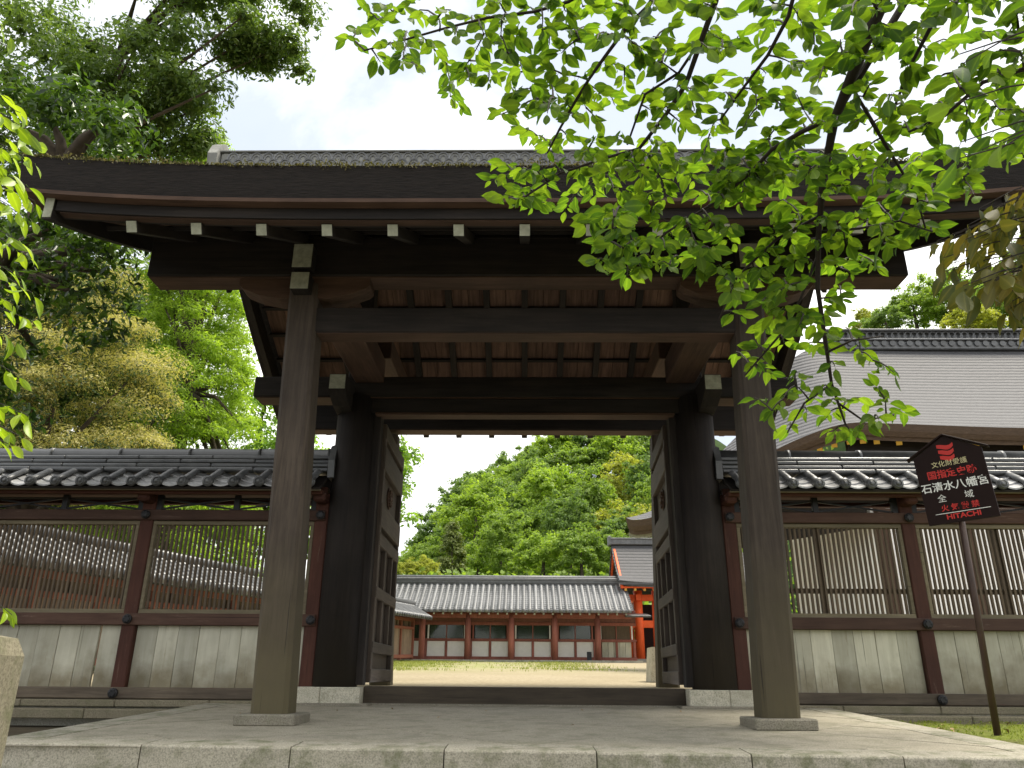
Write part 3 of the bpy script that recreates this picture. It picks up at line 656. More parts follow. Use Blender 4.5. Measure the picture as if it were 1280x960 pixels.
c_ = MB().tube([(XA, ry_, 4.93), (4.72, ry_, 4.93)], [.11, .11], 10); put('ridge_cap', c_, TILEF, rg2, smooth=True)
put('ridge_end_tile', MB().prism([(-.32, 0), (.32, 0), (.3, .42), (.1, .62), (-.1, .62), (-.3, .42)], -.06, .06, 'x'), PLAS, rg2, T(4.76, ry_, 4.5), fix=True)
# small lean-to at its right end
pbox('end_roof', (5.3, 38.0, zg+2.12), (1.2, 1.6, .1), TILE, cor, .02, rx=.12)
# dark board leaning by the last column
setp(pbox('leaning_board', (3.02, 37.75, zg+.27), (.22, .05, .40), IRON, None, .01, rx=-.2), 'small dark board leaning against the corridor wall beside its last column', 'board')
# ------------------------------------------------------------------ low tiled side wall running back on the left
sw = thing('side_corridor', 'low plank-sided corridor with tiled roof receding along the left of the courtyard', 'building', (-7, 26, .6))
pA, pB = Vector((-9.35, 12.6, 0)), Vector((-5.15, 37.0, 0)); dv = (pB-pA); LN = dv.length; an = math.atan2(dv.x, dv.y)
MS = Matrix.Translation(pA) @ Matrix.Rotation(-an, 4, 'Z')     # local y along the wall, local +x towards the courtyard
zg2 = lambda y: COURT_Z(pA.y+y*math.cos(an))
slope = math.atan(.0292)
MS2 = MS @ Matrix.Translation((0, 0, zg2(0))) @ Matrix.Rotation(slope, 4, 'X')
SPL = wood('side_plank', (.22, .155, .11), (.33, .24, .175), 'z'); SPLR = wood('side_red', (.24, .085, .055), (.33, .13, .09), 'z')
for k in range(62): pbox2('plank', MS2, (0, LN/62*(k+.5), .85), (.05, LN/62-.012, 1.2), SPL, sw, .004)
for k in range(15): pbox2('post', MS2, (.03, LN/14.02*k+.05, .95), (.14, .14, 1.75), SPLR, sw)
for z, h in ((.22, .14), (1.42, .12), (1.78, .14)): pbox2('rail', MS2, (.05, LN/2, z), (.12, LN, h), SPLR, sw)
pbox2('upper_board', MS2, (-.04, LN/2, 1.6), (.02, LN, .3), LATT, sw, .003)
for k in range(30): pbox2('upper_slat', MS2, (0, LN/30*(k+.5), 1.6), (.03, .16, .28), LATT, sw, .003)
bed = MB(); bed.prism([(-.95, 1.78), (-.95, 1.86), (0, 2.42), (.95, 1.86), (.95, 1.78), (0, 2.28)], 0, LN, 'y'); rfs = put('roof', bed, TILE, sw, MS2, fix=True)
hp = halfpipe(.075, -1.0, 1.87, 0, 2.45, 6, 4); hp.tube([(0, -1.02, 1.87), (0, -.98, 1.87)], [.085, .085], 10); hpm = hp.mesh('tile_row', TILE, True)
for k in range(84): link(bpy.data.objects.new('tile_row', hpm), rfs, MS2 @ T(0, .15+LN/84.5*k, 0, math.pi/2))
put('ridge', MB().tube([(0, -.05, 2.52), (0, LN+.05, 2.52)], [.13, .13], 10), TILE, rfs, MS2, smooth=True)
# ------------------------------------------------------------------ vermilion building behind the corridor
VER = plain('vermilion', (.86, .13, .03), .55, .12, 3, .05)
vb = thing('vermilion_hall', 'bright vermilion hall with grey bark roof beyond the corridor end', 'building', (7.5, 41, 1))
for x, y in ((5.65, 39.6), (6.55, 39.6), (9.2, 39.6), (5.65, 43.6), (9.2, 43.6)): put('column', MB().tube([(x, y, .95), (x, y, 4.35)], [.23, .22], 16), VER, vb, smooth=True)
pbox('tie_beam', (7.4, 39.6, 2.75), (4.2, .18, .34), VER, vb); pbox('upper_beam', (7.4, 39.6, 4.0), (4.6, .26, .3), VER, vb); pbox('side_beam', (5.65, 41.6, 2.75), (.18, 4.2, .3), VER, vb)
pbox('side_beam', (5.65, 41.6, 4.0), (.26, 4.6, .3), VER, vb); pbox('white_panel', (5.4, 39.75, 3.35), (.55, .06, .85), PLAS, vb); pbox('door_board', (5.2, 39.75, 1.75), (.45, .06, 1.6), VER, vb)
pbox('threshold', (7.4, 39.6, 1.05), (4.4, .5, .18), GRAN, vb); pbox('dark_screen', (7.6, 41.6, 2.4), (3.6, .1, 2.9), plain('dark_screen', (.03, .012, .01), .8), vb)
def gable_roof(xa, xb, ye, ze, yr, zr, th, name, mat, parent, curl=.25):
    mb = MB(); xs_ = [xa+(xb-xa)*i/16 for i in range(17)]; n = 14
    for s in (1, -1):
        top, bot = [], []
        for i in range(n+1):
            t = i/n; y = ye+(yr-ye)*t; y = y if s > 0 else 2*yr-y; z = ze+(zr-ze)*(.62*t+.38*t*t)
            cl = lambda x: curl*abs(2*(x-xa)/(xb-xa)-1)**4*(1-t)
            top.append([(x, y, z+cl(x)) for x in xs_]); bot.append([(x, y, z+cl(x)-th*(1-.4*t)) for x in xs_])
        mb.grid(top); mb.grid(bot); mb.grid([top[0], bot[0]]); mb.grid([[q[0] for q in top], [q[0] for q in bot]]); mb.grid([[q[-1] for q in top], [q[-1] for q in bot]])
    return put(name, mb, mat, parent, fix=True)
vr = gable_roof(4.65, 11.5, 38.5, 4.62, 41.6, 6.95, .22, 'roof', HALLR, vb, .12)
vrg = put('ridge', MB().box((8.1, 41.6, 7.1), (7.0, .4, .36), .03), TILEF, vb); pbox('ridge_course', (8.1, 41.6, 7.24), (7.2, .5, .06), TILEF, vrg, .02); pbox('ridge_end_tile', (4.55, 41.6, 7.12), (.14, .56, .5), TILEF, vrg, .06)
for s in (1, -1): span('bargeboard', (4.78, 41.6-s*3.0, 4.45), (4.78, 41.6, 6.7), .1, .3, VER, vr)
for k in range(14):
    x = 4.95+.46*k; r_ = span('rafter', (x, 38.62, 4.30), (x, 39.8, 4.75), .12, .14, VER, vr); pbox('gilt_end', (x, 38.61, 4.30), (.11, .012, .12), GOLD, r_, .002)
pbox('eave_board', (8.0, 38.62, 4.41), (6.6, .1, .07), VER, vr)
setp(put('stone_pedestal', MB().prism([(-.30, 0), (.30, 0), (.25, .56), (-.25, .56)], -.3, .3, 'y'), PSTONE, None, T(2.44, 14.2, COURT_Z(14.2)), fix=True), 'pale squat stone pedestal on the courtyard sand beside the right door', 'pedestal')
# ------------------------------------------------------------------ big hall on the right, bark roof sweeping down to an upturned corner
hall = thing('shrine_hall', 'big hall with sweeping grey bark roof rising behind the right wall', 'building', (11, 22, .6))
EV = [(24, 17.0, 5.75), (16, 17.0, 5.74), (11.5, 17.0, 5.73), (8.6, 17.0, 5.82), (7.5, 17.1, 5.86), (6.7, 17.8, 5.74), (6.0, 18.7, 5.52), (5.2, 19.8, 5.20), (4.4, 21.2, 4.86), (3.75, 22.3, 4.68), (3.3, 23.0, 4.72), (3.1, 23.4, 4.86)]
RG = [(24, 24, 10.7), (18, 24, 10.7), (14, 24, 10.7), (11.0, 24, 10.75), (10.0, 24, 10.8), (9.2, 24, 10.5), (8.3, 24.2, 9.7), (7.9, 24.6, 8.7), (6.8, 25.2, 7.6), (5.9, 25.8, 6.7), (5.2, 26.3, 6.2), (4.9, 26.6, 6.0)]
def resample(P, n):
    P = [Vector(p) for p in P]; m = len(P)-1; out = []
    for i in range(n+1):
        u = i/n*m; k = min(int(u), m-1); f = u-k; p0, p1, p2, p3 = P[max(k-1, 0)], P[k], P[k+1], P[min(k+2, m)]
        out.append(.5*((2*p1)+(p2-p0)*f+(2*p0-5*p1+4*p2-p3)*f*f+(3*p1-p0-3*p2+p3)*f**3))
    return out
E_, G_ = resample(EV, 66), resample(RG, 66); top = []; NN = 24
for i in range(NN+1):
    t = i/NN; top.append([Vector((e.x+(g.x-e.x)*t, e.y+(g.y-e.y)*t, e.z+(g.z-e.z)*(.70*t+.30*t*t))) for e, g in zip(E_, G_)])
mb = MB(); mb.grid(top); hr = put('roof', mb, HALLR, hall, smooth=True)
inn = [e+(g-e).normalized()*.35 for e, g in zip(E_, G_)]
ed = MB(); ed.grid([[e+Vector((0, 0, -.002)) for e in E_], [e+(g-e).normalized()*.06-Vector((0, 0, .20)) for e, g in zip(E_, G_)], [e+(g-e).normalized()*.16-Vector((0, 0, .36)) for e, g in zip(E_, G_)], [e+(g-e)*.5-Vector((0, 0, .9)) for e, g in zip(E_, G_)]])
put('roof_edge', ed, HEDGE, hr)
edb = MB(); edb.grid([[e+(g-e).normalized()*.2-Vector((0, 0, .36)) for e, g in zip(E_, G_)], [e+(g-e).normalized()*.25-Vector((0, 0, .50)) for e, g in zip(E_, G_)], [e+(g-e).normalized()*.5-Vector((0, 0, .50)) for e, g in zip(E_, G_)]]); put('fascia', edb, HEDGE, hr)
for i in range(0, 67, 1):
    e, g = E_[i], G_[i]
    if e.x > 20: continue
    d = (g-e).normalized(); d2 = Vector((d.x, d.y, d.z*.6)).normalized(); p = e+d*.36-Vector((0, 0, .56)); q = p+d2*3; fine = e.x < 5.6
    if not fine and i % 2: continue
    s = .09 if fine else .10
    r_ = put('rafter', MB().tube([p, q], [s*.75, s*.75], 4), WY, hr); rot = d2.to_track_quat('Y', 'Z').to_matrix().to_4x4()
    put('gilt_end', MB().box((0, 0, 0), (s*1.3, .02, s*1.3), .004), WHITE if fine else GOLD, r_, Matrix.Translation(p-d2*.012) @ rot)
# openwork ridge of the hall
rgh = put('ridge', MB().box((17.0, 24, 10.78), (13.7, .5, .30), .03), TILEF, hall)
pbox('ridge_course', (17.0, 23.95, 10.95), (13.8, .62, .06), TILEF, rgh, .02); pbox('ridge_course', (17.0, 23.95, 11.32), (13.9, .5, .07), TILEF, rgh, .02)
ring = MB(); ring.tube([(.13*math.cos(a), 0, .15*math.sin(a)) for a in [2*math.pi*i/12 for i in range(13)]], [.024]*13, 4); ringm = ring.mesh('ridge_ring', TILEF)
for k in range(44): put('ridge_ring', ringm, None, rgh, T(10.4+.21*k, 23.80, 11.13))
pbox('ridge_core', (17.0, 24.0, 11.13), (13.7, .2, .32), TILE, rgh, .01)
disc = MB().tube([(0, -.03, 0), (0, .03, 0)], [.10, .10], 12).mesh('ridge_round_tile', TILE)
for k in range(34): put('ridge_round_tile', disc, None, rgh, T(10.35+.28*k, 23.72, 10.82))
# hall walls: white plaster between posts, seen through the lattice
HP = plain('hall_plaster', (.88, .87, .84), .9, .04, 4, .03)
for k in range(7):
    x = 8.2+1.9*k; pbox('post', (x, 17.75, 3.2), (.2, .2, 5.4), BW['z'], hall)
    if k < 6: pbox('plaster_panel', (x+.95, 17.8, 3.25), (1.68, .08, 5.2), HP, hall, .004)
for k in range(3): pbox('plaster_panel', (8.1, 18.8+1.9*k, 3.1), (.08, 1.8, 4.8), HP, hall, .004)
for z in (3.9,): pbox('rail', (13.9, 17.66, z), (11.6, .1, .16), BW['x'], hall)
pbox('plinth', (14.2, 17.8, .42), (12.6, 1.2, .36), GRAN, hall, .02)
pbox('upper_wall', (13.8, 17.6, 5.2), (12.4, .1, 1.1), WX, hall, .01)
pbox('side_wall', (6.25, 20.5, 4.35), (6.3, .1, 1.5), WX, hall, .01, rz=math.atan2(5.4, -3.4))
# ------------------------------------------------------------------ notice board
SB = plain('sign_board_paint', (.016, .008, .0065), .6, .15, 5, .03, 0, .12); SR = plain('sign_red_paint', (.50, .02, .012), .5, .08, 4, 0); SY = plain('sign_cream_paint', (.62, .56, .30), .6, .05, 4, 0); SW = plain('sign_white_paint', (.74, .74, .68), .6, .05, 4, 0)
ms = T(3.79, 6.80, -.12, -R(38)) @ Matrix.Rotation(R(1.6), 4, 'Y') @ Matrix.Diagonal((1.076, 1.076, 1.076, 1))
sg = thing('notice_board', 'dark peaked notice board with red and white writing on a thin pole', 'sign', (3.79, 6.80, -.12))
put('pole', MB().tube([(0, 0, 0), (0, 0, 2.15)], [.026, .024], 12), plain('pole_paint', (.05, .028, .02), .5, .2, 9), sg, ms, smooth=True)
mbd = ms @ T(.005, -.045, 1.89, 0) @ Matrix.Rotation(-R(4.5), 4, 'Y')
bw2, bh = .258, .285
bd = put('board', MB().prism([(-bw2, -bh), (bw2, -bh), (bw2, bh), (0, bh+.15), (-bw2, bh)], -.014, .014, 'y'), SB, sg, mbd, fix=True)
for s in (-1, 1):
    l = math.hypot(bw2+.05, .17); put('roof_strip', MB().box((0, 0, 0), (l, .07, .014), .003), SB, bd, mbd @ T(s*(bw2+.05)/2, 0, bh+.077, 0, 0, s*math.atan2(.165, bw2+.045)))
put('rule', MB().box((.01, -.0155, -.205), (.40, .002, .005)), SW, bd, mbd)
for i in range(3):
    z = .335-.048*i; P = []; hw = .062-.004*i
    for j in range(9):
        x = -hw+2*hw*j/8; c = .018*(x/hw)**2-.006*math.sin(x/hw*math.pi); th = .019-.005*(x/hw)**2; P.append(((x, z+c+th), (x, z+c-th)))
    mb = MB(); mb.grid([[(p[0][0], -.016, p[0][1]) for p in P], [(p[1][0], -.016, p[1][1]) for p in P]]); put('emblem', mb, SR, bd, mbd)
def text(body, size, x, z, mat, sx=1.0, sp=1.0, off=0):
    cu = bpy.data.curves.new('lettering', 'FONT'); cu.body = body; cu.size = size; cu.align_x = 'CENTER'; cu.align_y = 'CENTER'; cu.extrude = .0006; cu.space_character = sp; cu.offset = off
    to = bpy.data.objects.new('lettering_source', cu); COL.objects.link(to); dg = bpy.context.evaluated_depsgraph_get(); me = bpy.data.meshes.new_from_object(to.evaluated_get(dg)); me.name = 'lettering'
    bpy.data.objects.remove(to); me.materials.clear(); me.materials.append(mat)
    return put('lettering', me, None, bd, mbd @ T(x, -.0158, z) @ Matrix.Rotation(math.pi/2, 4, 'X') @ Matrix.Diagonal((sx, 1, 1, 1)))
text('文化財愛護', .054, .0, .200, SY); text('国指定史跡', .074, .0, .115, SR, 1, 1, .0015); text('石清水八幡宮', .084, .0, .012, SW, 1, 1, .001)
text('全', .068, -.115, -.085, SW); text('域', .068, .085, -.082, SW); text('火 気 厳 禁', .058, .0, -.165, SR, 1, 1, .001); text('HITACHI', .056, .01, -.238, SR, 1.15, 1, .0015)
# ------------------------------------------------------------------ granite post at the near left
gp = MB(); h = .105
gp.add([(-h, -h, 0), (h, -h, 0), (h, h, 0), (-h, h, 0), (-h*.93, -h*.93, 1.53), (h*.93, -h*.93, 1.53), (h*.93, h*.93, 1.53), (-h*.93, h*.93, 1.53), (-h*.72, -h*.72, 1.585), (h*.72, -h*.72, 1.585), (h*.72, h*.72, 1.585), (-h*.72, h*.72, 1.585), (0, 0, 1.60)],
       [(0, 3, 2, 1), (0, 1, 5, 4), (1, 2, 6, 5), (2, 3, 7, 6), (3, 0, 4, 7), (4, 5, 9, 8), (5, 6, 10, 9), (6, 7, 11, 10), (7, 4, 8, 11), (8, 9, 12), (9, 10, 12), (10, 11, 12), (11, 8, 12)])
setp(put('stone_post', gp, granite('post_granite', (.23, .205, .14), .7), None, T(-1.76, 2.6, -1.16, R(8))), 'rough granite post at the left edge in front of the platform', 'post')
CHERRY_LIMBS=[[(1.33,2.06,2.70,0.0362),(1.29,2.27,2.58,0.0313),(1.26,2.41,2.48,0.0287),(1.25,2.54,2.43,0.0241),(1.24,2.71,2.25,0.0192),(1.26,2.88,2.08,0.0158),(1.26,2.96,1.89,0.0138),(1.31,3.08,1.72,0.0120),(1.36,3.20,1.54,0.0092),(1.42,3.26,1.37,0.0061)],
[(1.25,2.53,2.44,0.0167),(1.13,2.59,2.41,0.0132),(1.03,2.66,2.38,0.0115),(0.96,2.78,2.34,0.0099),(0.83,2.91,2.28,0.0092),(0.65,3.04,2.22,0.0073),(0.48,3.13,2.09,0.0064)],
[(0.72,2.07,2.79,0.0168),(0.72,2.21,2.71,0.0156),(0.69,2.33,2.65,0.0144),(0.65,2.48,2.56,0.0130),(0.58,2.60,2.50,0.0115),(0.49,2.73,2.44,0.0099),(0.36,2.83,2.47,0.0081),(0.16,2.93,2.46,0.0073),(-0.00,3.01,2.39,0.0064)],
[(0.69,2.33,2.65,0.0090),(0.62,2.46,2.60,0.0084),(0.50,2.57,2.59,0.0077),(0.44,2.73,2.46,0.0059)],
[(0.55,2.16,2.82,0.0139),(0.48,2.29,2.77,0.0126),(0.41,2.39,2.77,0.0111),(0.33,2.51,2.73,0.0096),(0.27,2.58,2.68,0.0088),(0.21,2.66,2.62,0.0079),(0.15,2.74,2.55,0.0070),(0.10,2.82,2.49,0.0051)],
[(0.40,2.31,3.00,0.0111),(0.18,2.43,2.95,0.0096),(0.04,2.48,2.95,0.0088),(-0.16,2.52,2.96,0.0079),(-0.34,2.61,3.00,0.0071),(-0.55,2.71,3.03,0.0063),(-0.73,2.72,2.98,0.0052)],
[(1.28,2.41,2.47,0.0126),(1.38,2.50,2.38,0.0110),(1.46,2.58,2.33,0.0093),(1.57,2.70,2.30,0.0077),(1.68,2.82,2.26,0.0059),(1.72,2.87,2.13,0.0049)],
[(1.75,1.97,2.24,0.0120),(1.66,2.04,2.22,0.0107),(1.55,2.09,2.21,0.0093),(1.53,2.29,2.24,0.0084),(1.45,2.39,2.25,0.0061)],
[(1.47,1.95,2.57,0.0109),(1.43,2.10,2.47,0.0097),(1.41,2.22,2.42,0.0084),(1.40,2.36,2.35,0.0061)],
[(1.04,2.17,2.83,0.0122),(1.03,2.31,2.74,0.0108),(0.98,2.44,2.67,0.0093),(0.91,2.57,2.62,0.0077),(0.84,2.69,2.56,0.0059)],
[(1.26,2.91,2.02,0.0099),(1.20,3.02,1.86,0.0080),(1.13,3.12,1.74,0.0071),(0.99,3.23,1.59,0.0052)],
[(1.32,3.10,1.65,0.0080),(1.45,3.13,1.72,0.0061),(1.59,3.13,1.74,0.0041)],
[(1.39,3.23,1.46,0.0071),(1.50,3.26,1.39,0.0061),(1.63,3.25,1.41,0.0041)],
[(1.36,3.20,1.54,0.0071),(1.24,3.23,1.46,0.0061),(1.18,3.32,1.35,0.0041)],
[(1.25,2.80,2.15,0.0097),(1.10,2.92,2.11,0.0080),(0.94,3.02,1.98,0.0071),(0.86,3.09,1.80,0.0051)],
[(1.26,2.87,2.11,0.0099),(1.44,2.87,2.13,0.0079),(1.61,2.86,2.16,0.0059),(1.75,2.88,2.12,0.0040)]]
CHERRY_TWIGS=[(1.66,2.04,2.22,1.79,2.21,2.38,8),
(1.27,2.38,2.5,1.39,2.6,2.69,8),
(1.26,2.54,2.43,1.14,2.3,2.23,8),
(.88,2.62,2.6,.86,2.55,2.54,8),
(1.62,2.06,2.21,1.64,2.08,2.23,8),
(1.15,2.58,2.42,1.27,2.86,2.64,8),
(.12,2.79,2.51,.12,3.06,2.72,8),
(-.62,2.71,3.01,-.58,2.56,2.85,8),
(.53,2.55,2.59,.6,2.86,2.87,8),
(.22,2.64,2.63,.23,2.71,2.7,8),
(1.28,2.33,2.54,1.24,2.25,2.48,8),
(.72,2.18,2.73,.66,2,2.52,8),
(.27,2.58,2.68,.26,2.58,2.68,8),
(.31,2.35,2.98,.33,2.41,3.02,8),
(.66,2.45,2.58,.66,2.46,2.58,8),
(.46,2.75,2.44,.45,2.69,2.38,8),
(-.16,2.52,2.96,-.17,2.8,3.24,8),
(.42,2.39,2.77,.41,2.41,2.81,8),
(1.44,2.07,2.49,1.39,2,2.42,8),
(.7,2.31,2.67,.77,2.5,2.86,8),
(1.31,2.18,2.63,1.24,2.08,2.53,8),
(1.11,2.61,2.41,1.11,2.61,2.39,8),
(1.2,2.56,2.43,1.13,2.37,2.28,8),
(.56,2.63,2.49,.53,2.52,2.39,8),
(1.36,2.49,2.4,1.54,2.8,2.69,8),
(.5,2.57,2.59,.51,2.68,2.69,8),
(.04,2.48,2.95,.02,2.52,3.02,8),
(.27,2.38,2.97,.28,2.51,3.1,8),
(.99,2.41,2.68,1.03,2.55,2.81,8),
(1.26,2.49,2.45,1.27,2.54,2.5,8),
(.96,2.78,2.34,.95,2.74,2.33,8),
(.59,2.58,2.51,.54,2.42,2.39,8),
(-.08,2.5,2.96,-.09,2.3,2.72,8),
(.19,2.69,2.59,.19,2.52,2.44,8),
(1.48,2.35,2.25,1.49,2.34,2.23,8),
(.48,2.28,2.77,.45,2.06,2.53,8),
(.41,2.79,2.46,.42,2.93,2.58,8),
(-.47,2.67,3.01,-.44,2.63,2.95,8),
(.36,2.33,2.99,.36,2.23,2.86,8),
(.45,2.33,2.77,.45,2.27,2.69,8),
(1.41,2.25,2.4,1.45,2.29,2.43,8),
(.72,2.23,2.7,.69,2.12,2.57,8),
(1.53,2.29,2.24,1.71,2.54,2.44,8),
(.85,2.67,2.57,.84,2.7,2.6,8),
(1.6,2.07,2.21,1.43,1.86,2.04,8),
(.64,2.5,2.55,.57,2.31,2.39,8),
(.31,2.53,2.72,.37,2.79,2.95,8),
(1.29,2.27,2.57,1.36,2.35,2.67,8),
(1.3,2.43,2.45,1.28,2.35,2.38,8),
(.68,2.36,2.64,.7,2.51,2.8,8),
(.68,2.36,2.64,.65,2.15,2.43,8),
(.53,2.68,2.46,.59,2.96,2.65,8),
(1.46,1.98,2.55,1.65,2.25,2.84,8),
(.93,2.54,2.63,.95,2.67,2.76,8),
(-.55,2.71,3.03,-.5,2.51,2.8,8),
(.2,2.68,2.61,.18,2.67,2.63,8),
(1.3,2.23,2.6,1.4,2.45,2.83,8),
(-.23,2.56,2.98,-.24,2.64,3.1,8),
(.1,2.46,2.95,.1,2.33,2.85,8),
(1.4,2.36,2.35,1.33,2.25,2.23,8),
(1.5,2.63,2.32,1.4,2.41,2.17,8),
(1,2.71,2.37,1.05,2.77,2.39,8),
(-.3,2.6,2.99,-.29,2.47,2.82,8),
(1.41,2.22,2.42,1.39,2.23,2.42,8),
(1.03,2.28,2.76,1.17,2.54,3,8),
(-.55,2.71,3.03,-.59,2.95,3.32,8),
(.16,2.44,2.95,.17,2.48,2.95,8),
(1.42,2.17,2.44,1.58,2.37,2.62,8),
(.38,2.44,2.76,.32,2.27,2.61,8),
(.95,2.49,2.65,1.1,2.79,2.9,8),
(1.42,2.15,2.45,1.54,2.38,2.69,8),
(.49,2.6,2.56,.53,2.64,2.57,8),
(1.54,2.21,2.23,1.75,2.48,2.43,8),
(1.47,1.95,2.57,1.44,1.89,2.47,8),
(.64,2.5,2.55,.76,2.82,2.81,8),
(.72,2.23,2.7,.66,2.17,2.66,8),
(1.57,2.7,2.3,1.79,2.98,2.54,8),
(.23,2.4,2.96,.26,2.64,3.15,8),
(1.25,2.64,2.32,1.35,2.93,2.57,8),
(1.03,2.66,2.38,1.08,2.81,2.56,8),
(1.55,2.17,2.22,1.38,1.96,2.07,8),
(.49,2.74,2.44,.52,2.66,2.35,8),
(1.45,2.39,2.25,1.51,2.51,2.4,8),
(1.55,2.13,2.21,1.78,2.41,2.43,8),
(.15,2.74,2.55,.2,2.9,2.63,8),
(1.4,2.33,2.36,1.23,2.11,2.17,8),
(.51,2.23,2.8,.54,2.2,2.73,8),
(.91,2.83,2.31,.86,2.77,2.32,8),
(1.45,2.04,2.51,1.39,1.9,2.36,8),
(1.03,2.22,2.79,.94,2.11,2.68,8),
(1.38,2.5,2.38,1.45,2.55,2.45,8),
(.4,2.42,2.76,.43,2.4,2.7,8),
(1.43,2.1,2.47,1.33,2,2.39,8),
(1.34,2.33,2.64,1.36,2.33,2.59,8),
(.22,2.64,2.63,.29,2.95,2.85,8),
(1.07,2.77,2.52,1.05,2.88,2.58,8),
(.91,2.57,2.62,1.03,2.76,2.76,8),
(1.48,2.45,2.32,1.6,2.75,2.53,8),
(1.24,2.68,2.28,1.08,2.44,2.12,8),
(1.05,2.64,2.39,1.17,2.93,2.54,8),
(-.38,2.63,3,-.36,2.43,2.87,8),
(.44,2.72,2.46,.38,2.58,2.39,8),
(1.4,2.36,2.35,1.56,2.54,2.49,8),
(.88,2.62,2.6,.89,2.79,2.79,8),
(1.02,2.33,2.72,1,2.43,2.84,8),
(1.44,2.07,2.49,1.42,2.08,2.55,8),
(1.55,2.09,2.21,1.66,2.24,2.4,8),
(.72,2.18,2.73,.67,2.17,2.74,8),
(1.3,2.23,2.6,1.28,2.1,2.47,8),
(-.2,2.54,2.97,-.17,2.45,2.8,8),
(1.66,2.04,2.22,1.5,1.84,2.1,8),
(.32,2.85,2.47,.26,2.6,2.34,8),
(1.33,2.06,2.7,1.55,2.35,2.98,8),
(1.25,2.64,2.32,1.45,2.96,2.51,8),
(1.08,2.81,2.56,1.1,2.75,2.57,8),
(1.64,2.2,2.35,1.59,2.2,2.33,8),
(1.36,2.49,2.4,1.26,2.41,2.31,8),
(1.17,2.54,3,1.31,2.71,3.25,8),
(-.7,2.72,2.99,-.67,2.78,2.97,8),
(1.32,2.14,2.65,1.28,2.01,2.48,8),
(-.44,2.63,2.95,-.44,2.89,3.15,8),
(1.53,2.29,2.24,1.68,2.56,2.53,8),
(.32,2.27,2.61,.25,2.07,2.39,8),
(.44,2.35,2.77,.4,2.35,2.84,8),
(-.08,2.5,2.96,-.11,2.37,2.9,8),
(.26,2.6,2.67,.33,2.73,2.74,8),
(1.03,2.28,2.76,.95,2.24,2.73,8),
(.59,2.96,2.65,.64,2.88,2.59,8),
(-.5,2.51,2.8,-.5,2.46,2.68,8),
(.95,2.74,2.33,.95,2.82,2.46,8),
(.76,2.82,2.81,.83,2.84,2.89,8),
(1.17,2.54,3,1.21,2.59,2.98,8),
(.27,2.38,2.97,.21,2.5,3.15,8),
(.1,2.33,2.85,.13,2.34,2.93,8),
(.84,2.69,2.56,.88,3.01,2.74,8),
(.36,2.23,2.86,.41,2.25,2.84,8),
(1.35,2.33,2.62,1.52,2.52,2.83,8),
(1.79,2.21,2.38,2.05,2.51,2.58,8),
(.55,2.16,2.82,.64,2.27,2.91,8),
(1.5,2.63,2.32,1.5,2.74,2.35,8),
(.12,3.06,2.72,.06,3.25,2.93,8),
(1.43,2.55,2.35,1.46,2.73,2.44,8),
(1.32,2.1,2.68,1.18,1.97,2.56,8),
(1.75,2.48,2.43,1.74,2.49,2.37,8),
(-.36,2.43,2.87,-.29,2.28,2.75,8),
(.11,2.33,2.89,.06,2.11,2.67,8),
(1.18,2.57,2.43,1.2,2.69,2.61,8),
(.62,2.46,2.59,.54,2.39,2.59,8),
(1.24,2.25,2.48,1.13,2.15,2.4,8),
(.18,2.67,2.63,.11,2.43,2.45,8),
(.11,2.43,2.45,.08,2.22,2.2,8),
(-.09,2.3,2.72,-.1,2.45,2.79,8),
(1.28,2.35,2.38,1.29,2.3,2.4,8),
(-.09,2.41,2.78,-.02,2.42,2.77,8),
(-.73,2.72,2.98,-.85,2.83,3.17,8),
(1.55,2.35,2.98,1.72,2.62,3.22,8),
(-.82,2.8,3.12,-.77,2.93,3.33,8),
(.77,2.5,2.86,.79,2.4,2.71,8),
(1,2.43,2.84,1.08,2.75,3.12,8),
(1.24,2.08,2.53,1.11,1.94,2.42,8),
(.59,2.58,2.51,.68,2.69,2.53,8),
(.26,2.64,3.15,.33,2.76,3.26,8),
(.07,2.47,2.95,.07,2.42,2.79,8),
(-.36,2.43,2.87,-.51,2.67,3.14,8),
(1.05,2.77,2.39,1.14,2.89,2.43,8),
(1.52,2.52,2.83,1.67,2.68,2.97,8),
(.37,2.79,2.95,.43,2.63,2.79,8),
(.4,2.35,2.84,.37,2.56,3.08,8),
(.26,2.6,2.34,.28,2.5,2.32,8),
(.54,2.39,2.59,.59,2.48,2.74,8),
(1.68,2.55,3.16,1.87,2.72,3.35,8),
(.76,2.82,2.81,.76,2.79,2.69,8),
(1.03,2.76,2.76,1,2.69,2.62,8),
(.79,2.4,2.71,.77,2.36,2.61,8),
(-.11,2.37,2.9,-.18,2.65,3.24,8),
(.54,2.39,2.59,.5,2.52,2.69,8),
(.26,2.58,2.68,.17,2.6,2.72,8),
(.43,2.63,2.79,.44,2.73,2.79,8),
(1.39,1.9,2.36,1.53,2.02,2.51,8),
(1,2.69,2.62,.91,2.62,2.46,8),
(-.8,2.87,3.23,-.77,2.67,3.06,8),
(.59,2.48,2.74,.49,2.28,2.61,8),
(1.79,2.98,2.54,1.89,3.06,2.65,8),
(1.5,1.84,2.1,1.5,1.93,2.19,8),
(-.77,2.93,3.33,-.75,3.21,3.68,8),
(.83,2.84,2.89,.92,2.94,3.03,8),
(.07,2.42,2.79,.14,2.65,3.02,8),
(.52,2.66,2.35,.64,3,2.56,8),
(1.13,2.15,2.4,1.14,2.17,2.48,8),
(1.75,1.97,2.24,1.65,1.95,2.28,8),
(.43,2.4,2.7,.48,2.43,2.69,8),
(.14,2.65,3.02,.21,2.62,3.01,8),
(1.58,2.37,2.62,1.8,2.54,2.84,8),
(1.02,2.72,2.69,1.11,2.8,2.78,8),
(1.11,1.94,2.42,.99,1.79,2.21,8),
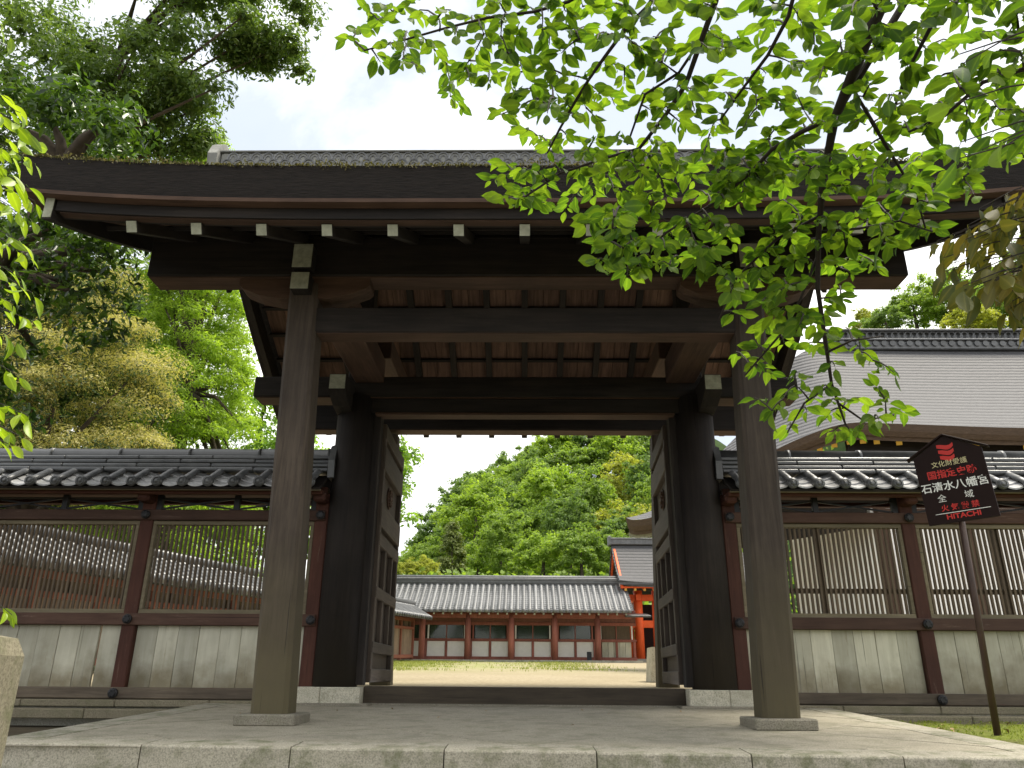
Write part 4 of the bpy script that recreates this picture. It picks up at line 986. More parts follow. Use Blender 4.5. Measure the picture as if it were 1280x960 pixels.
(.33,2.73,2.74,.44,3.05,2.95,8),
(.95,2.82,2.46,.91,2.86,2.56,8),
(1.38,1.96,2.07,1.48,2.12,2.28,8),
(1.89,3.06,2.65,2.01,3.11,2.74,8),
(.98,2.44,2.67,1.12,2.54,2.72,8),
(-.11,2.37,2.9,-.05,2.43,3.04,8),
(1.59,2.2,2.33,1.45,2,2.21,8),
(-.5,2.46,2.68,-.41,2.31,2.5,8),
(1.13,2.15,2.4,1.16,2.33,2.52,8),
(.29,2.95,2.85,.34,2.93,2.76,8),
(1.78,2.41,2.43,1.71,2.26,2.24,8),
(.54,2.2,2.73,.65,2.42,2.91,8),
(1.48,2.12,2.28,1.54,2.31,2.41,8),
(.11,2.43,2.45,.11,2.6,2.67,8),
(.88,3.01,2.74,.86,3.01,2.67,8),
(1.14,2.89,2.43,1.13,2.71,2.31,8),
(.78,2.38,2.66,.9,2.57,2.83,8),
(.21,2.62,3.01,.23,2.52,2.84,8),
(1.73,2.3,2.29,1.8,2.45,2.35,8),
(.22,2.57,2.92,.29,2.71,3.1,8),
(1.11,2.8,2.78,1.13,2.73,2.66,8),
(1.16,2.33,2.52,1.01,2.12,2.24,8),
(.51,2.33,2.65,.59,2.4,2.78,8),
(1.5,1.99,2.47,1.65,2.21,2.62,8),
(.06,2.11,2.67,.04,2.18,2.8,8),
(1.46,2.73,2.44,1.6,3.08,2.62,8),
(.9,2.57,2.83,.87,2.44,2.77,8),
(-.17,2.45,2.8,-.23,2.65,2.88,8),
(.09,2.33,2.32,.05,2.32,2.35,8),
(-.44,2.89,3.15,-.39,3,3.17,8),
(.95,2.24,2.73,.86,2.16,2.68,8),
(-.06,2.42,3,-.1,2.3,2.92,8),
(-.75,3.21,3.68,-.71,3.25,3.81,8),
(.06,3.25,2.93,-.02,3.34,3.05,8),
(-.18,2.65,3.24,-.23,2.89,3.57,8),
(1.21,2.59,2.98,1.35,2.68,3.1,8),
(1.2,2.69,2.61,1.19,2.71,2.71,8),
(1.8,2.54,2.84,1.95,2.66,2.98,8),
(.23,2.52,2.84,.16,2.65,2.89,8),
(1.28,2.64,3.04,1.28,2.66,2.94,8),
(-.1,2.45,2.79,-.07,2.39,2.64,8),
(.11,2.54,2.91,.11,2.7,2.99,8),
(1.65,1.95,2.28,1.58,1.92,2.27,8),
(1.65,1.95,2.28,1.48,1.72,2.1,8),
(1.12,2.54,2.72,1.11,2.4,2.59,8),
(1.11,1.94,2.42,1,1.89,2.41,8),
(-.23,2.89,3.57,-.42,3.03,3.69,8),
(-.71,3.25,3.81,-.63,3.35,3.99,8),
(.17,2.6,2.72,.1,2.62,2.78,8),
(.64,3,2.56,.82,3.24,2.69,8),
(.73,3.12,2.63,.73,3.05,2.61,8),
(1.71,2.26,2.24,1.75,2.22,2.2,8),
(1.03,1.9,2.42,1.16,2.05,2.65,8),
(-.76,3.07,3.51,-.88,3.17,3.72,8),
(1.53,2.02,2.51,1.61,2,2.54,8),
(1.06,1.91,2.42,1.16,2.17,2.65,8),
(-.73,3.23,3.75,-.74,3,3.56,8),
(-.23,2.65,2.88,-.27,2.72,2.88,8),
(.82,3.24,2.69,.93,3.47,2.93,8),
(.05,2.32,2.35,-.03,2.59,2.52,8),
(1.95,2.66,2.98,1.96,2.52,2.87,8),
(-.07,2.39,2.64,-.01,2.61,2.81,8),
(2.01,3.11,2.74,2.2,3.19,2.75,8),
(.05,2.32,2.35,.01,2.59,2.64,8),
(2.2,3.19,2.75,2.24,3.12,2.75,8),
(-.25,2.68,2.88,-.17,2.83,2.97,8),
(.1,2.62,2.78,.06,2.72,2.92,8),
(2.24,3.12,2.75,2.54,3.43,3.05,8),
(1.58,1.92,2.27,1.54,1.86,2.27,8),
(-.39,3,3.17,-.37,3.01,3.06,8),
(1.54,1.86,2.27,1.46,1.68,2.13,8),
(-.67,3.3,3.9,-.78,3.41,4.12,8),
(1.75,2.22,2.2,1.63,2.03,1.99,8),
(-.63,3.35,3.99,-.7,3.54,4.32,8),
(1.61,2,2.54,1.52,1.87,2.34,8),
(-.27,2.72,2.88,-.24,2.61,2.71,8),
(-.01,2.61,2.81,-.01,2.91,3.03,8),
(-.01,2.91,3.03,-.08,2.96,3.06,8),
(1.5,1.77,2.2,1.64,1.94,2.4,8),
(.01,2.59,2.64,-.06,2.55,2.58,8),
(2.54,3.43,3.05,2.53,3.33,2.95,8),
(-.17,2.83,2.97,-.17,2.82,2.89,8),
(-.03,2.59,2.52,-.13,2.91,2.77,8),
(1.55,1.9,2.39,1.5,1.76,2.3,8),
(-.78,3.41,4.12,-.9,3.63,4.45,8),
(-.37,3.01,3.06,-.4,3.29,3.22,8),
(1.63,2.03,1.99,1.74,2.19,2.06,8),
(2.53,3.33,2.95,2.46,3.27,2.79,8),
(-.4,3.29,3.22,-.36,3.48,3.32,8),
(2.48,3.28,2.83,2.78,3.56,3.04,8),
(1.06,2.94,2.08,1.05,2.91,2.06,9),
(1.69,2.87,2.14,1.79,3.02,2.23,9),
(1.75,2.88,2.12,1.87,3.07,2.25,9),
(1.16,2.88,2.12,1.16,2.86,2.13,9),
(1.56,2.99,2.57,1.45,2.81,2.44,9),
(1.24,2.71,2.25,1.3,2.83,2.33,9),
(1.58,2.86,2.16,1.64,2.97,2.21,9),
(1.03,2.96,2.06,1.03,2.99,2.09,9),
(1.13,2.8,2.37,1.25,3.12,2.6,9),
(1.45,2.96,2.51,1.44,2.92,2.49,9),
(1.22,2.83,2.14,1.25,2.88,2.19,9),
(.58,3.07,2.17,.53,2.83,2.03,9),
(1.25,2.64,2.32,1.17,2.46,2.2,9),
(1.16,3.08,1.79,1.1,2.93,1.7,9),
(.72,2.98,2.24,.69,2.83,2.16,9),
(2.1,3.15,2.74,2.01,3.01,2.61,9),
(.73,3.05,2.61,.68,2.86,2.48,9),
(.73,3.12,2.63,.81,3.41,2.83,9),
(1.64,2.77,2.28,1.71,2.86,2.35,9),
(.95,2.76,2.33,.95,2.8,2.35,9),
(1.26,2.91,2,1.31,3,2.04,9),
(.51,3.11,2.11,.5,3.02,2.08,9),
(1.89,3.06,2.65,2.07,3.31,2.85,9),
(.03,2.99,2.41,.02,3.18,2.52,9),
(.88,2.8,2.32,.87,2.8,2.3,9),
(.92,3.04,1.95,.84,2.79,1.79,9),
(.86,2.88,2.29,.8,2.63,2.12,9),
(1.31,3.08,1.72,1.21,2.82,1.61,9),
(1.28,3,1.82,1.37,3.2,1.9,9),
(1.24,2.75,2.21,1.13,2.51,2.04,9),
(.95,2.82,2.46,.96,2.83,2.49,9),
(.24,2.89,2.47,.25,2.95,2.49,9),
(.99,2.73,2.36,1,2.7,2.33,9),
(1.26,2.88,2.08,1.24,2.81,2.02,9),
(1.47,2.87,2.14,1.63,3.17,2.36,9),
(.1,2.96,2.44,.1,3.28,2.63,9),
(1.98,3.1,2.72,2.11,3.3,2.84,9),
(1.08,2.44,2.12,1.1,2.51,2.15,9),
(.36,2.83,2.47,.41,3.14,2.68,9),
(.65,3.04,2.22,.71,3.21,2.3,9),
(-0,3.01,2.39,-.03,2.9,2.3,9),
(.48,3.13,2.09,.44,2.95,2.01,9),
(1.11,2.86,2.42,1.03,2.7,2.28,9),
(.86,2.77,2.32,.82,2.57,2.2,9),
(.91,2.86,2.56,.89,2.84,2.51,9),
(1.34,2.87,2.12,1.37,2.99,2.16,9),
(.27,2.66,2.38,.23,2.54,2.27,9),
(1.23,2.97,1.92,1.11,2.76,1.81,9),
(.1,2.96,2.44,.08,2.9,2.43,9),
(1.1,2.92,2.11,1.08,2.93,2.14,9),
(1.67,2.87,2.14,1.81,3.15,2.29,9),
(.94,3.02,1.98,1.06,3.32,2.12,9),
(1.13,2.9,2.12,1.25,3.15,2.24,9),
(1.34,2.87,2.12,1.3,2.76,2.08,9),
(.48,3.13,2.09,.51,3.39,2.19,9),
(.64,3,2.56,.59,2.92,2.47,9),
(1.26,2.88,2.08,1.26,2.98,2.14,9),
(.93,2.81,2.33,.97,2.88,2.34,9),
(1.25,2.81,2.15,1.23,2.7,2.07,9),
(.41,2.79,2.46,.44,2.87,2.48,9),
(.86,3.01,2.67,.82,2.93,2.56,9),
(.82,3.24,2.69,.91,3.47,2.81,9),
(1.19,3.04,1.84,1.17,2.93,1.75,9),
(-0,3.01,2.39,-.02,3.2,2.58,9),
(1.62,2.75,2.29,1.5,2.61,2.18,9),
(1.54,2.86,2.15,1.4,2.62,1.95,9),
(.16,2.93,2.47,.14,2.92,2.5,9),
(.28,2.87,2.47,.33,3.15,2.63,9),
(.69,3.01,2.23,.68,3.13,2.33,9),
(.51,3.11,2.11,.52,3.02,2.02,9),
(1.17,2.93,2.54,1.24,2.97,2.58,9),
(.97,2.76,2.35,.98,2.71,2.27,9),
(1.58,2.86,2.16,1.63,2.99,2.29,9),
(1.69,2.83,2.24,1.68,2.75,2.18,9),
(.86,2.77,2.32,.77,2.61,2.22,9),
(.83,2.91,2.28,.9,3.23,2.55,9),
(.62,3.05,2.19,.59,2.83,2.01,9),
(1.17,3.06,1.81,1.06,2.86,1.74,9),
(1.66,2.8,2.27,1.57,2.74,2.21,9),
(2.2,3.19,2.75,2.16,3.16,2.65,9),
(1.71,2.86,2.35,1.77,2.92,2.45,9),
(1.37,2.87,2.12,1.4,2.93,2.1,9),
(1.24,2.97,2.58,1.22,2.82,2.45,9),
(1.61,2.86,2.16,1.78,3.09,2.36,9),
(.91,3.05,1.91,1.01,3.23,1.99,9),
(.94,3.02,1.98,.84,2.87,1.9,9),
(1.17,2.93,1.75,1.09,2.78,1.63,9),
(.89,2.84,2.51,.83,2.68,2.33,9),
(1.25,2.93,1.99,1.22,2.97,2.05,9),
(1.25,3.12,2.6,1.3,3.27,2.63,9),
(.55,3.09,2.14,.64,3.29,2.21,9),
(1.3,2.83,2.33,1.3,2.72,2.24,9),
(.02,3.18,2.52,.04,3.46,2.64,9),
(1.45,2.81,2.44,1.54,3.07,2.67,9),
(1,2.98,2.03,1.03,3.03,1.99,9),
(.53,2.83,2.03,.46,2.63,1.94,9),
(1.03,3.02,2,1.01,2.86,1.93,9),
(1.06,2.86,1.74,1.08,3.07,1.79,9),
(.72,2.98,2.24,.7,2.79,2.05,9),
(1.19,2.85,2.13,1.22,2.95,2.27,9),
(.97,2.88,2.34,1,3.07,2.4,9),
(.44,2.87,2.48,.46,2.64,2.26,9),
(1.63,3.17,2.36,1.48,2.98,2.28,9),
(.04,3.39,2.61,.1,3.28,2.54,9),
(1.08,2.93,2.14,1.11,2.92,2.2,9),
(1.68,2.75,2.18,1.85,2.98,2.41,9),
(1.3,3.27,2.63,1.33,3.49,2.77,9),
(.46,2.63,1.94,.42,2.61,1.91,9),
(1.5,2.74,2.35,1.34,2.51,2.1,9),
(.41,3.14,2.68,.41,3.23,2.67,9),
(.79,2.93,2.27,.8,2.82,2.12,9),
(2.16,3.16,2.65,2.04,3.08,2.57,9),
(.9,3.23,2.55,.92,3.53,2.77,9),
(.42,2.61,1.91,.37,2.53,1.83,9),
(1.3,2.72,2.24,1.34,2.7,2.23,9),
(1.4,2.62,1.95,1.48,2.78,2,9),
(.33,3.15,2.63,.35,3.46,2.79,9),
(.44,2.95,2.01,.34,2.72,1.87,9),
(.59,2.92,2.47,.65,3.04,2.48,9),
(.46,2.64,2.26,.52,2.79,2.34,9),
(.08,2.9,2.43,.01,2.71,2.32,9),
(1.5,2.61,2.18,1.34,2.42,2.03,9),
(1.11,2.76,1.81,1.01,2.71,1.75,9),
(.84,2.87,1.9,.8,2.79,1.91,9),
(1.63,2.99,2.29,1.68,3.13,2.44,9),
(.01,2.71,2.32,-.04,3.04,2.53,9),
(.97,2.88,2.34,1.07,3.03,2.41,9),
(1.27,2.98,1.85,1.36,2.98,1.85,9),
(1.31,3,2.04,1.56,3.36,2.21,9),
(1.36,2.98,1.85,1.5,3.28,2.07,9),
(1.52,3.03,2.3,1.55,3.02,2.35,9),
(1.22,2.97,2.05,1.17,3,2.05,9),
(.68,3.13,2.33,.6,3.17,2.39,9),
(.64,3.29,2.21,.66,3.09,2.08,9),
(1.04,2.72,1.76,1.07,2.84,1.87,9),
(1.48,2.78,2,1.64,2.96,2.1,9),
(2.1,3.12,2.61,2.14,3.17,2.58,9),
(1.85,2.98,2.41,1.94,3.05,2.53,9),
(.35,3.46,2.79,.29,3.77,2.93,9),
(1.22,2.95,2.27,1.22,3.05,2.38,9),
(1.01,2.71,1.75,1.03,2.88,1.81,9),
(.66,3.09,2.08,.78,3.36,2.28,9),
(1.56,3.36,2.21,1.7,3.53,2.38,9),
(.42,2.61,1.91,.4,2.61,1.96,9),
(.8,2.82,2.12,.98,3.17,2.24,9),
(-.03,2.9,2.3,-.14,3.2,2.51,9),
(.89,2.99,2.18,.86,2.77,2.08,9),
(1.22,3.05,2.38,1.3,3.4,2.6,9),
(1.7,3.53,2.38,1.69,3.37,2.28,9),
(1.81,2.92,2.35,2.05,3.2,2.52,9),
(.65,3.04,2.48,.69,3.19,2.51,9),
(.89,2.99,2.18,.95,3.2,2.32,9),
(.7,2.79,2.05,.71,2.76,1.96,9),
(.6,3.17,2.39,.6,3.06,2.38,9),
(1.03,2.88,1.81,.93,2.73,1.7,9),
(.41,3.23,2.67,.42,3.07,2.48,9),
(.34,2.72,1.87,.27,2.52,1.78,9),
(.6,3.06,2.38,.55,2.89,2.33,9),
(.35,3.46,2.79,.4,3.72,2.89,9),
(1.56,3.36,2.21,1.64,3.44,2.23,9),
(.29,3.77,2.93,.25,4.06,3.02,9),
(-.04,3.04,2.53,-.17,3.37,2.74,9),
(.42,3.07,2.48,.5,3.08,2.47,9),
(.71,2.76,1.96,.72,2.6,1.87,9),
(-.04,3.04,2.53,-.12,3.28,2.79,9),
(2.14,3.17,2.58,2.05,3,2.39,9),
(.71,2.76,1.96,.72,2.84,1.92,9),
(.37,2.53,1.83,.31,2.77,2.01,9),
(.4,2.61,1.96,.32,2.42,1.85,9),
(1.69,3.37,2.28,1.7,3.29,2.18,9),
(.5,3.08,2.47,.55,3.23,2.52,9),
(.32,2.42,1.85,.3,2.21,1.76,9),
(.3,2.21,1.76,.3,2.47,1.95,9),
(.3,2.21,1.76,.35,2.39,1.92,9),
(.3,2.47,1.95,.24,2.56,1.96,9),
(1.19,3.3,1.37,1.31,3.64,1.48,6),
(1.34,3.2,1.52,1.25,3.02,1.46,6),
(1.13,2.85,1.69,1.14,2.86,1.7,6),
(1.29,3.22,1.49,1.43,3.59,1.61,6),
(1.55,3.26,1.4,1.43,2.97,1.3,6),
(1.32,3.1,1.68,1.38,3.27,1.77,6),
(1.5,3.26,1.39,1.49,3.22,1.36,6),
(1.04,3.18,1.65,1.05,3.24,1.65,6),
(1.23,3.25,1.44,1.33,3.45,1.5,6),
(1.38,3.22,1.47,1.31,3.11,1.43,6),
(1.34,3.15,1.61,1.26,2.91,1.51,6),
(1.29,3.03,1.79,1.32,3.17,1.83,6),
(1.41,3.24,1.44,1.6,3.6,1.6,6),
(1.42,3.26,1.37,1.45,3.29,1.35,6),
(1.13,3.12,1.74,1.27,3.46,1.85,6),
(1.07,3.16,1.68,1.06,3.2,1.73,6),
(1.08,3.07,1.79,1.1,3.24,1.83,6),
(1.63,3.25,1.41,1.75,3.4,1.49,6),
(1.48,3.13,1.73,1.59,3.37,1.77,6),
(1.42,3.26,1.37,1.43,3.42,1.39,6),
(1.4,3.24,1.44,1.41,3.42,1.47,6),
(1.45,3.13,1.72,1.5,3.29,1.86,6),
(1.6,3.25,1.4,1.54,3.11,1.43,6),
(1.6,3.6,1.6,1.82,3.9,1.71,6),
(.88,3.08,1.84,.99,3.2,1.88,6),
(1.05,3.24,1.65,1.13,3.3,1.63,6),
(1.38,3.27,1.77,1.34,3.4,1.82,6),
(1.26,3.22,1.47,1.18,3.14,1.51,6),
(1.18,3.14,1.51,1.08,3.04,1.41,6),
(1.02,3.21,1.62,1.04,3.49,1.82,6),
(1.59,3.37,1.77,1.58,3.24,1.67,6),
(1.08,3.04,1.41,1.02,3.01,1.35,6),
(1.02,3.01,1.35,.98,3.1,1.44,6),
(1.54,3.11,1.43,1.52,3.13,1.5,6),
(1.18,3.14,1.51,1.1,2.9,1.48,6),
(1.58,3.24,1.67,1.62,3.16,1.58,6)]
LEFT_TWIGS=[(-2.69,2.56,3.19,-2.25,2.56,2.93,9),
(-2.4,2.33,2.75,-2.01,2.29,2.59,9),
(-2.56,2.55,2.76,-2.14,2.53,2.54,9),
(-2.38,2.42,2.48,-1.95,2.37,2.34,9),
(-2.37,2.4,2.48,-1.92,2.38,2.27,9),
(-2.79,2.88,2.71,-2.25,2.84,2.56,9),
(-2.54,2.64,2.45,-2.07,2.59,2.31,9),
(-2.55,2.64,2.5,-2.03,2.62,2.29,9),
(-2.37,2.45,2.32,-1.97,2.43,2.11,9),
(-2.41,2.53,2.26,-1.95,2.5,2.1,9),
(-2.57,2.7,2.4,-2.05,2.7,2.16,9),
(-2.76,2.95,2.45,-2.29,2.92,2.27,9),
(-2.77,2.96,2.44,-2.23,2.94,2.23,9),
(-2.52,2.74,2.13,-2.07,2.7,1.97,9),
(-2.57,2.79,2.17,-2.07,2.78,1.94,9),
(-2.43,2.7,1.93,-1.99,2.65,1.78,9),
(-2.72,3.02,2.1,-2.18,3,1.89,9),
(-2.4,2.69,1.81,-1.99,2.65,1.66,9),
(-2.47,2.81,1.78,-1.98,2.76,1.64,9),
(-2.42,2.75,1.74,-2,2.73,1.54,9),
(-2.67,3.11,1.72,-2.21,3.08,1.53,9),
(-2.73,3.26,1.52,-2.21,3.22,1.39,9),
(-2.54,3.05,1.36,-2.08,3,1.23,9),
(-2.48,3.01,1.28,-2.08,2.95,1.18,9),
(-2.76,3.58,.77,-2.3,3.56,.56,9)]
RIGHT_TWIGS=[(2.3,2.71,2.15,1.73,2.67,1.95,5),
(2.04,2.4,1.91,1.57,2.35,1.76,5),
(1.99,2.34,1.88,1.5,2.29,1.72,5),
(2.3,2.71,2.13,1.73,2.68,1.9,5),
(2.25,2.75,1.83,1.94,2.71,1.64,5),
(2.1,2.47,2.01,1.49,2.43,1.8,5),
(2.28,2.76,1.9,1.9,2.71,1.74,5),
(2.2,2.57,2.1,1.91,2.54,1.88,5),
(1.98,2.4,1.7,1.49,2.34,1.57,5),
(2.23,2.73,1.81,1.86,2.68,1.65,5),
(2.06,2.46,1.83,1.52,2.42,1.63,5),
(2.2,2.67,1.82,1.81,2.62,1.68,5),
(2.26,2.74,1.9,1.86,2.68,1.77,5),
(2.31,2.78,2,1.97,2.75,1.77,5),
(2.05,2.39,2.02,1.67,2.33,1.88,5),
(2.3,2.66,2.25,1.96,2.62,2.07,5),
(2.3,2.7,2.18,1.88,2.63,2.05,5),
(2.11,2.48,1.98,1.71,2.41,1.86,5),
(2.19,2.64,1.9,1.77,2.58,1.75,5),
(2.29,2.71,2.1,1.93,2.65,1.96,5),
(2.14,2.59,1.82,1.85,2.55,1.62,5),
(2.13,2.54,1.9,1.53,2.48,1.76,5),
(2.09,2.42,2.05,1.68,2.37,1.9,5),
(2.27,2.72,1.98,1.67,2.66,1.84,5),
(2.04,2.4,1.94,1.5,2.34,1.77,5),
(2.33,2.77,2.07,1.93,2.74,1.86,5),
(2.04,2.46,1.76,1.57,2.41,1.59,5),
(2.05,2.36,2.08,1.75,2.32,1.88,5),
(2.33,2.7,2.26,2.03,2.65,2.1,5),
(2.13,2.47,2.1,1.85,2.42,1.95,5),
(2.01,2.43,1.72,1.51,2.37,1.57,5),
(2.24,2.63,2.11,1.8,2.57,1.97,5),
(2.17,2.52,2.1,1.65,2.48,1.9,5),
(2.2,2.6,2.03,1.58,2.55,1.87,5),
(2.14,2.55,1.91,1.75,2.49,1.77,5),
(2.25,2.7,1.95,1.64,2.65,1.8,5),
(2.26,2.63,2.17,1.83,2.6,1.95,5),
(2.11,2.43,2.11,1.64,2.39,1.91,5),
(2.22,2.69,1.86,1.9,2.65,1.68,5),
(2.27,2.78,1.82,1.97,2.74,1.63,5),
(2.31,2.75,2.04,1.95,2.7,1.88,5),
(2.33,2.83,1.94,2.03,2.79,1.75,5),
(2.02,2.42,1.8,1.63,2.38,1.61,5),
(2.31,2.69,2.2,1.89,2.63,2.08,5),
(2.25,2.75,1.83,1.87,2.69,1.68,5),
(2.16,2.6,1.86,1.57,2.53,1.74,5),
(2.13,2.55,1.89,1.8,2.5,1.72,5),
(2.21,2.66,1.91,1.8,2.63,1.7,5)]
BIG_TWIGS=[(1.52,1.66,1.67,1.08,1.6,1.53,3),
(1.63,1.74,1.9,1.16,1.68,1.77,3),
(1.68,1.75,2.09,1.19,1.69,1.94,3),
(1.58,1.63,2.02,1.14,1.59,1.82,3),
(1.69,1.84,1.86,1.29,1.79,1.68,3),
(1.51,1.65,1.68,1.19,1.59,1.57,3),
(1.66,1.8,1.83,1.19,1.74,1.69,3),
(1.58,1.73,1.77,1.19,1.67,1.61,3)]
# ------------------------------------------------------------------ trees
TRUNK = plain('tree_bark', (.075, .058, .042), .9, .35, 12, .6)
TWIG = plain('twig_bark', (.030, .022, .017), .85, .3, 20, .4)
def ell(c, r, n, shell=.35, rad=(.5, .8), zmin=-.6):
    """clump centres in the outer part of an ellipsoid"""
    d = unit(n*2); d = d[d[:, 2] > zmin][:n]; k = 1-shell*RS.rand(len(d)); return np.array(c)+d*k[:, None]*np.array(r), RS.uniform(rad[0], rad[1], len(d))
def tree(name, label, cat, base, trunk, clumps, per, size, asp, mats, group=None, up=.5, droop=0, tip=None, fold=.08, inner=.3, flat=.75, limbs=10, objs=True):
    t = thing(name, label, cat, base, group); base = Vector(base)
    C = np.concatenate([c for c, r in clumps]); Rr = np.concatenate([r for c, r in clumps])
    mb = MB(); pts = [base+Vector(p[:3]) for p in trunk]; mb.tube(pts, [p[3] for p in trunk], 10)
    put('trunk', mb, TRUNK, t, smooth=True)
    for k in RS.choice(len(C), min(limbs, len(C)), False):
        e = Vector(C[k]); s = min(pts[len(pts)//3:], key=lambda p: (p-e).length+max(0, p.z-e.z)*2); m_ = (s+e)/2+Vector((0, 0, .15*(e-s).length)); put('limb', MB().tube([s, m_, e], [.09*(1+(e-s).length*.12), .06, .02], 6), TRUNK, t, smooth=True)
    P, Nn, U, S, h = clump_leaves(C, Rr, per, size, up, inner, droop, flat)
    mi = None
    if tip is not None: mi = ((h+RS.normal(size=len(h))*.22) > tip).astype(int)
    cr_ = put('crown', leafmesh('crown', P, Nn, U, S, asp, mats[0], None, mats, mi, fold), None, t); cr_['kind'] = 'stuff'
    return t
LG = lambda n, d, m, l, tr=.35, ro=.5: leafmat(n, (d, m, l), tr, ro)
M_CAM = LG('camphor_leaf', (.030, .062, .020), (.070, .125, .035), (.15, .22, .055), .4, .4)
M_CHI = LG('chinquapin_leaf', (.022, .045, .015), (.055, .095, .026), (.12, .17, .045))
M_FLO = LG('chinquapin_flower', (.32, .30, .10), (.46, .42, .16), (.58, .52, .25), .35, .8)
M_CED = LG('cedar_needle', (.10, .165, .022), (.20, .30, .04), (.32, .45, .06), .5, .6)
M_BRI = LG('bright_leaf', (.08, .16, .02), (.15, .27, .035), (.26, .40, .06), .45)
M_SHI = LG('glossy_leaf', (.012, .028, .009), (.03, .065, .014), (.10, .18, .02), .3, .28)
# cedar
cl = []
for i in range(700):
    u = RS.rand()**.85; z = 2.5+15.5*u; rad = 2.5*(1-u)**.75+.25; a = RS.rand()*6.283; rr_ = rad*(.35+.65*RS.rand()**.6)
    cl.append((-10.35-1.5*max(0, u-.45)+math.cos(a)*rr_, 22+math.sin(a)*rr_, z))
tree('cedar_tree', 'tall feathery bright green cedar rising behind the left wall', 'tree', (-10.4, 22, .4), [(0, 0, 0, .35), (0, 0, 8, .25), (-.8, 0, 17, .05)], [(np.array(cl), RS.uniform(.35, .65, len(cl)))], 200, .15, .22, [M_CED], None, .5, .5, None, .05, .5, .8, 40)
# chinquapin in flower
cc = [ell((-10.5, 16.3, 5.6), (2.3, 2.0, 3.6), 95, .35, (.4, .85)), ell((-12.8, 16.5, 5), (2.2, 2, 3.4), 50, .35, (.4, .8))]
tree('chinquapin_tree', 'round tree covered in yellow blossom behind the left wall', 'tree', (-11, 16.6, .3), [(0, 0, 0, .3), (.1, 0, 3, .22), (0, 0, 7, .06)], cc, 1250, .078, .32, [M_CHI, M_FLO], None, .3, .1, .12, .06, .35, .8, 16)
# big dark evergreen over the roof's left end
cc = [ell((-12.6, 17.0, 14.2), (3.2, 2.5, 4.6), 95, .6, (.6, 1.0)), ell((-9.4, 16.6, 14.8), (2.2, 1.6, 2.0), 40, .8, (.5, .8)), ell((-7.3, 16.2, 16.2), (1.5, 1.2, 1.2), 22, .9, (.4, .65)), ell((-8.4, 16.4, 18.0), (3.2, 1.8, 1.4), 36, .8, (.5, .8)), ell((-13.5, 17, 9.5), (1.8, 2, 2.5), 36, .6, (.6, .9))]
tree('evergreen_tree', 'huge dark evergreen tree spreading its boughs above the left end of the gate roof', 'tree', (-13.5, 18.2, .4), [(0, 0, 0, .55), (.2, 0, 6, .45), (.8, -.4, 12, .3), (1.5, -.6, 17, .08)], cc, 260, .165, .42, [M_CAM], None, .35, .3, None, .1, .6, .8, 34)
# glossy-leaved tree at the left, in front of the wall
cc = [ell((-5.15, 7.3, 4.3), (.75, .9, 1.5), 46, .7, (.25, .42)), ell((-5.6, 7.4, 2.9), (.7, .8, .9), 22, .7, (.22, .36)), ell((-5.1, 7.2, 6.2), (.8, .9, 1.0), 26, .7, (.25, .4))]
tree('glossy_leaf_tree', 'dark glossy-leaved tree at the left edge reaching over the wall', 'tree', (-6.6, 7.3, -.24), [(0, 0, 0, .16), (.1, 0, 2.2, .13), (.7, 0, 4.4, .07), (1.3, 0, 6.0, .03)], cc, 55, .115, .42, [M_SHI], None, .3, .5, None, .1, .8, .9, 22)
# paler trees filling the left background
tree('pale_green_tree', 'pale yellow-green tree between the cedar and the left pillar', 'tree', (-11.2, 31, .7), [(0, 0, 0, .3), (0, 0, 6, .2), (0, 0, 10, .05)], [ell((-11.0, 31, 6.6), (3.4, 2.5, 5.2), 170, .6, (.6, 1.0))], 190, .18, .5, [M_BRI], None, .5, .2)
tree('courtyard_tree', 'bright leafy tree peeping past the left door', 'tree', (-6.9, 33.5, .7), [(0, 0, 0, .22), (0, 0, 5, .16), (.4, 0, 9, .05)], [ell((-6.6, 33.5, 8.6), (1.9, 1.6, 3.6), 46, .6, (.45, .75))], 130, .22, .5, [M_BRI], None, .5, .3)
tree('shade_tree', 'dim green tree far back behind the yellow blossoming tree', 'tree', (-17.5, 27, .5), [(0, 0, 0, .4), (0, 0, 9, .25), (0, 0, 15, .06)], [ell((-17.5, 27, 9), (6.5, 3, 8.5), 260, .6, (1.0, 1.6))], 170, .30, .5, [M_CAM], None, .5, .2)
tree('backdrop_tree', 'mid-green tree behind the side corridor at far left, seen through the lattice', 'tree', (-21, 34, .6), [(0, 0, 0, .3), (0, 0, 5, .2), (0, 0, 9, .05)], [ell((-19, 35, 4.2), (6.5, 2.5, 4.6), 190, .6, (.9, 1.4))], 150, .26, .5, [M_BRI], None, .5, .2)
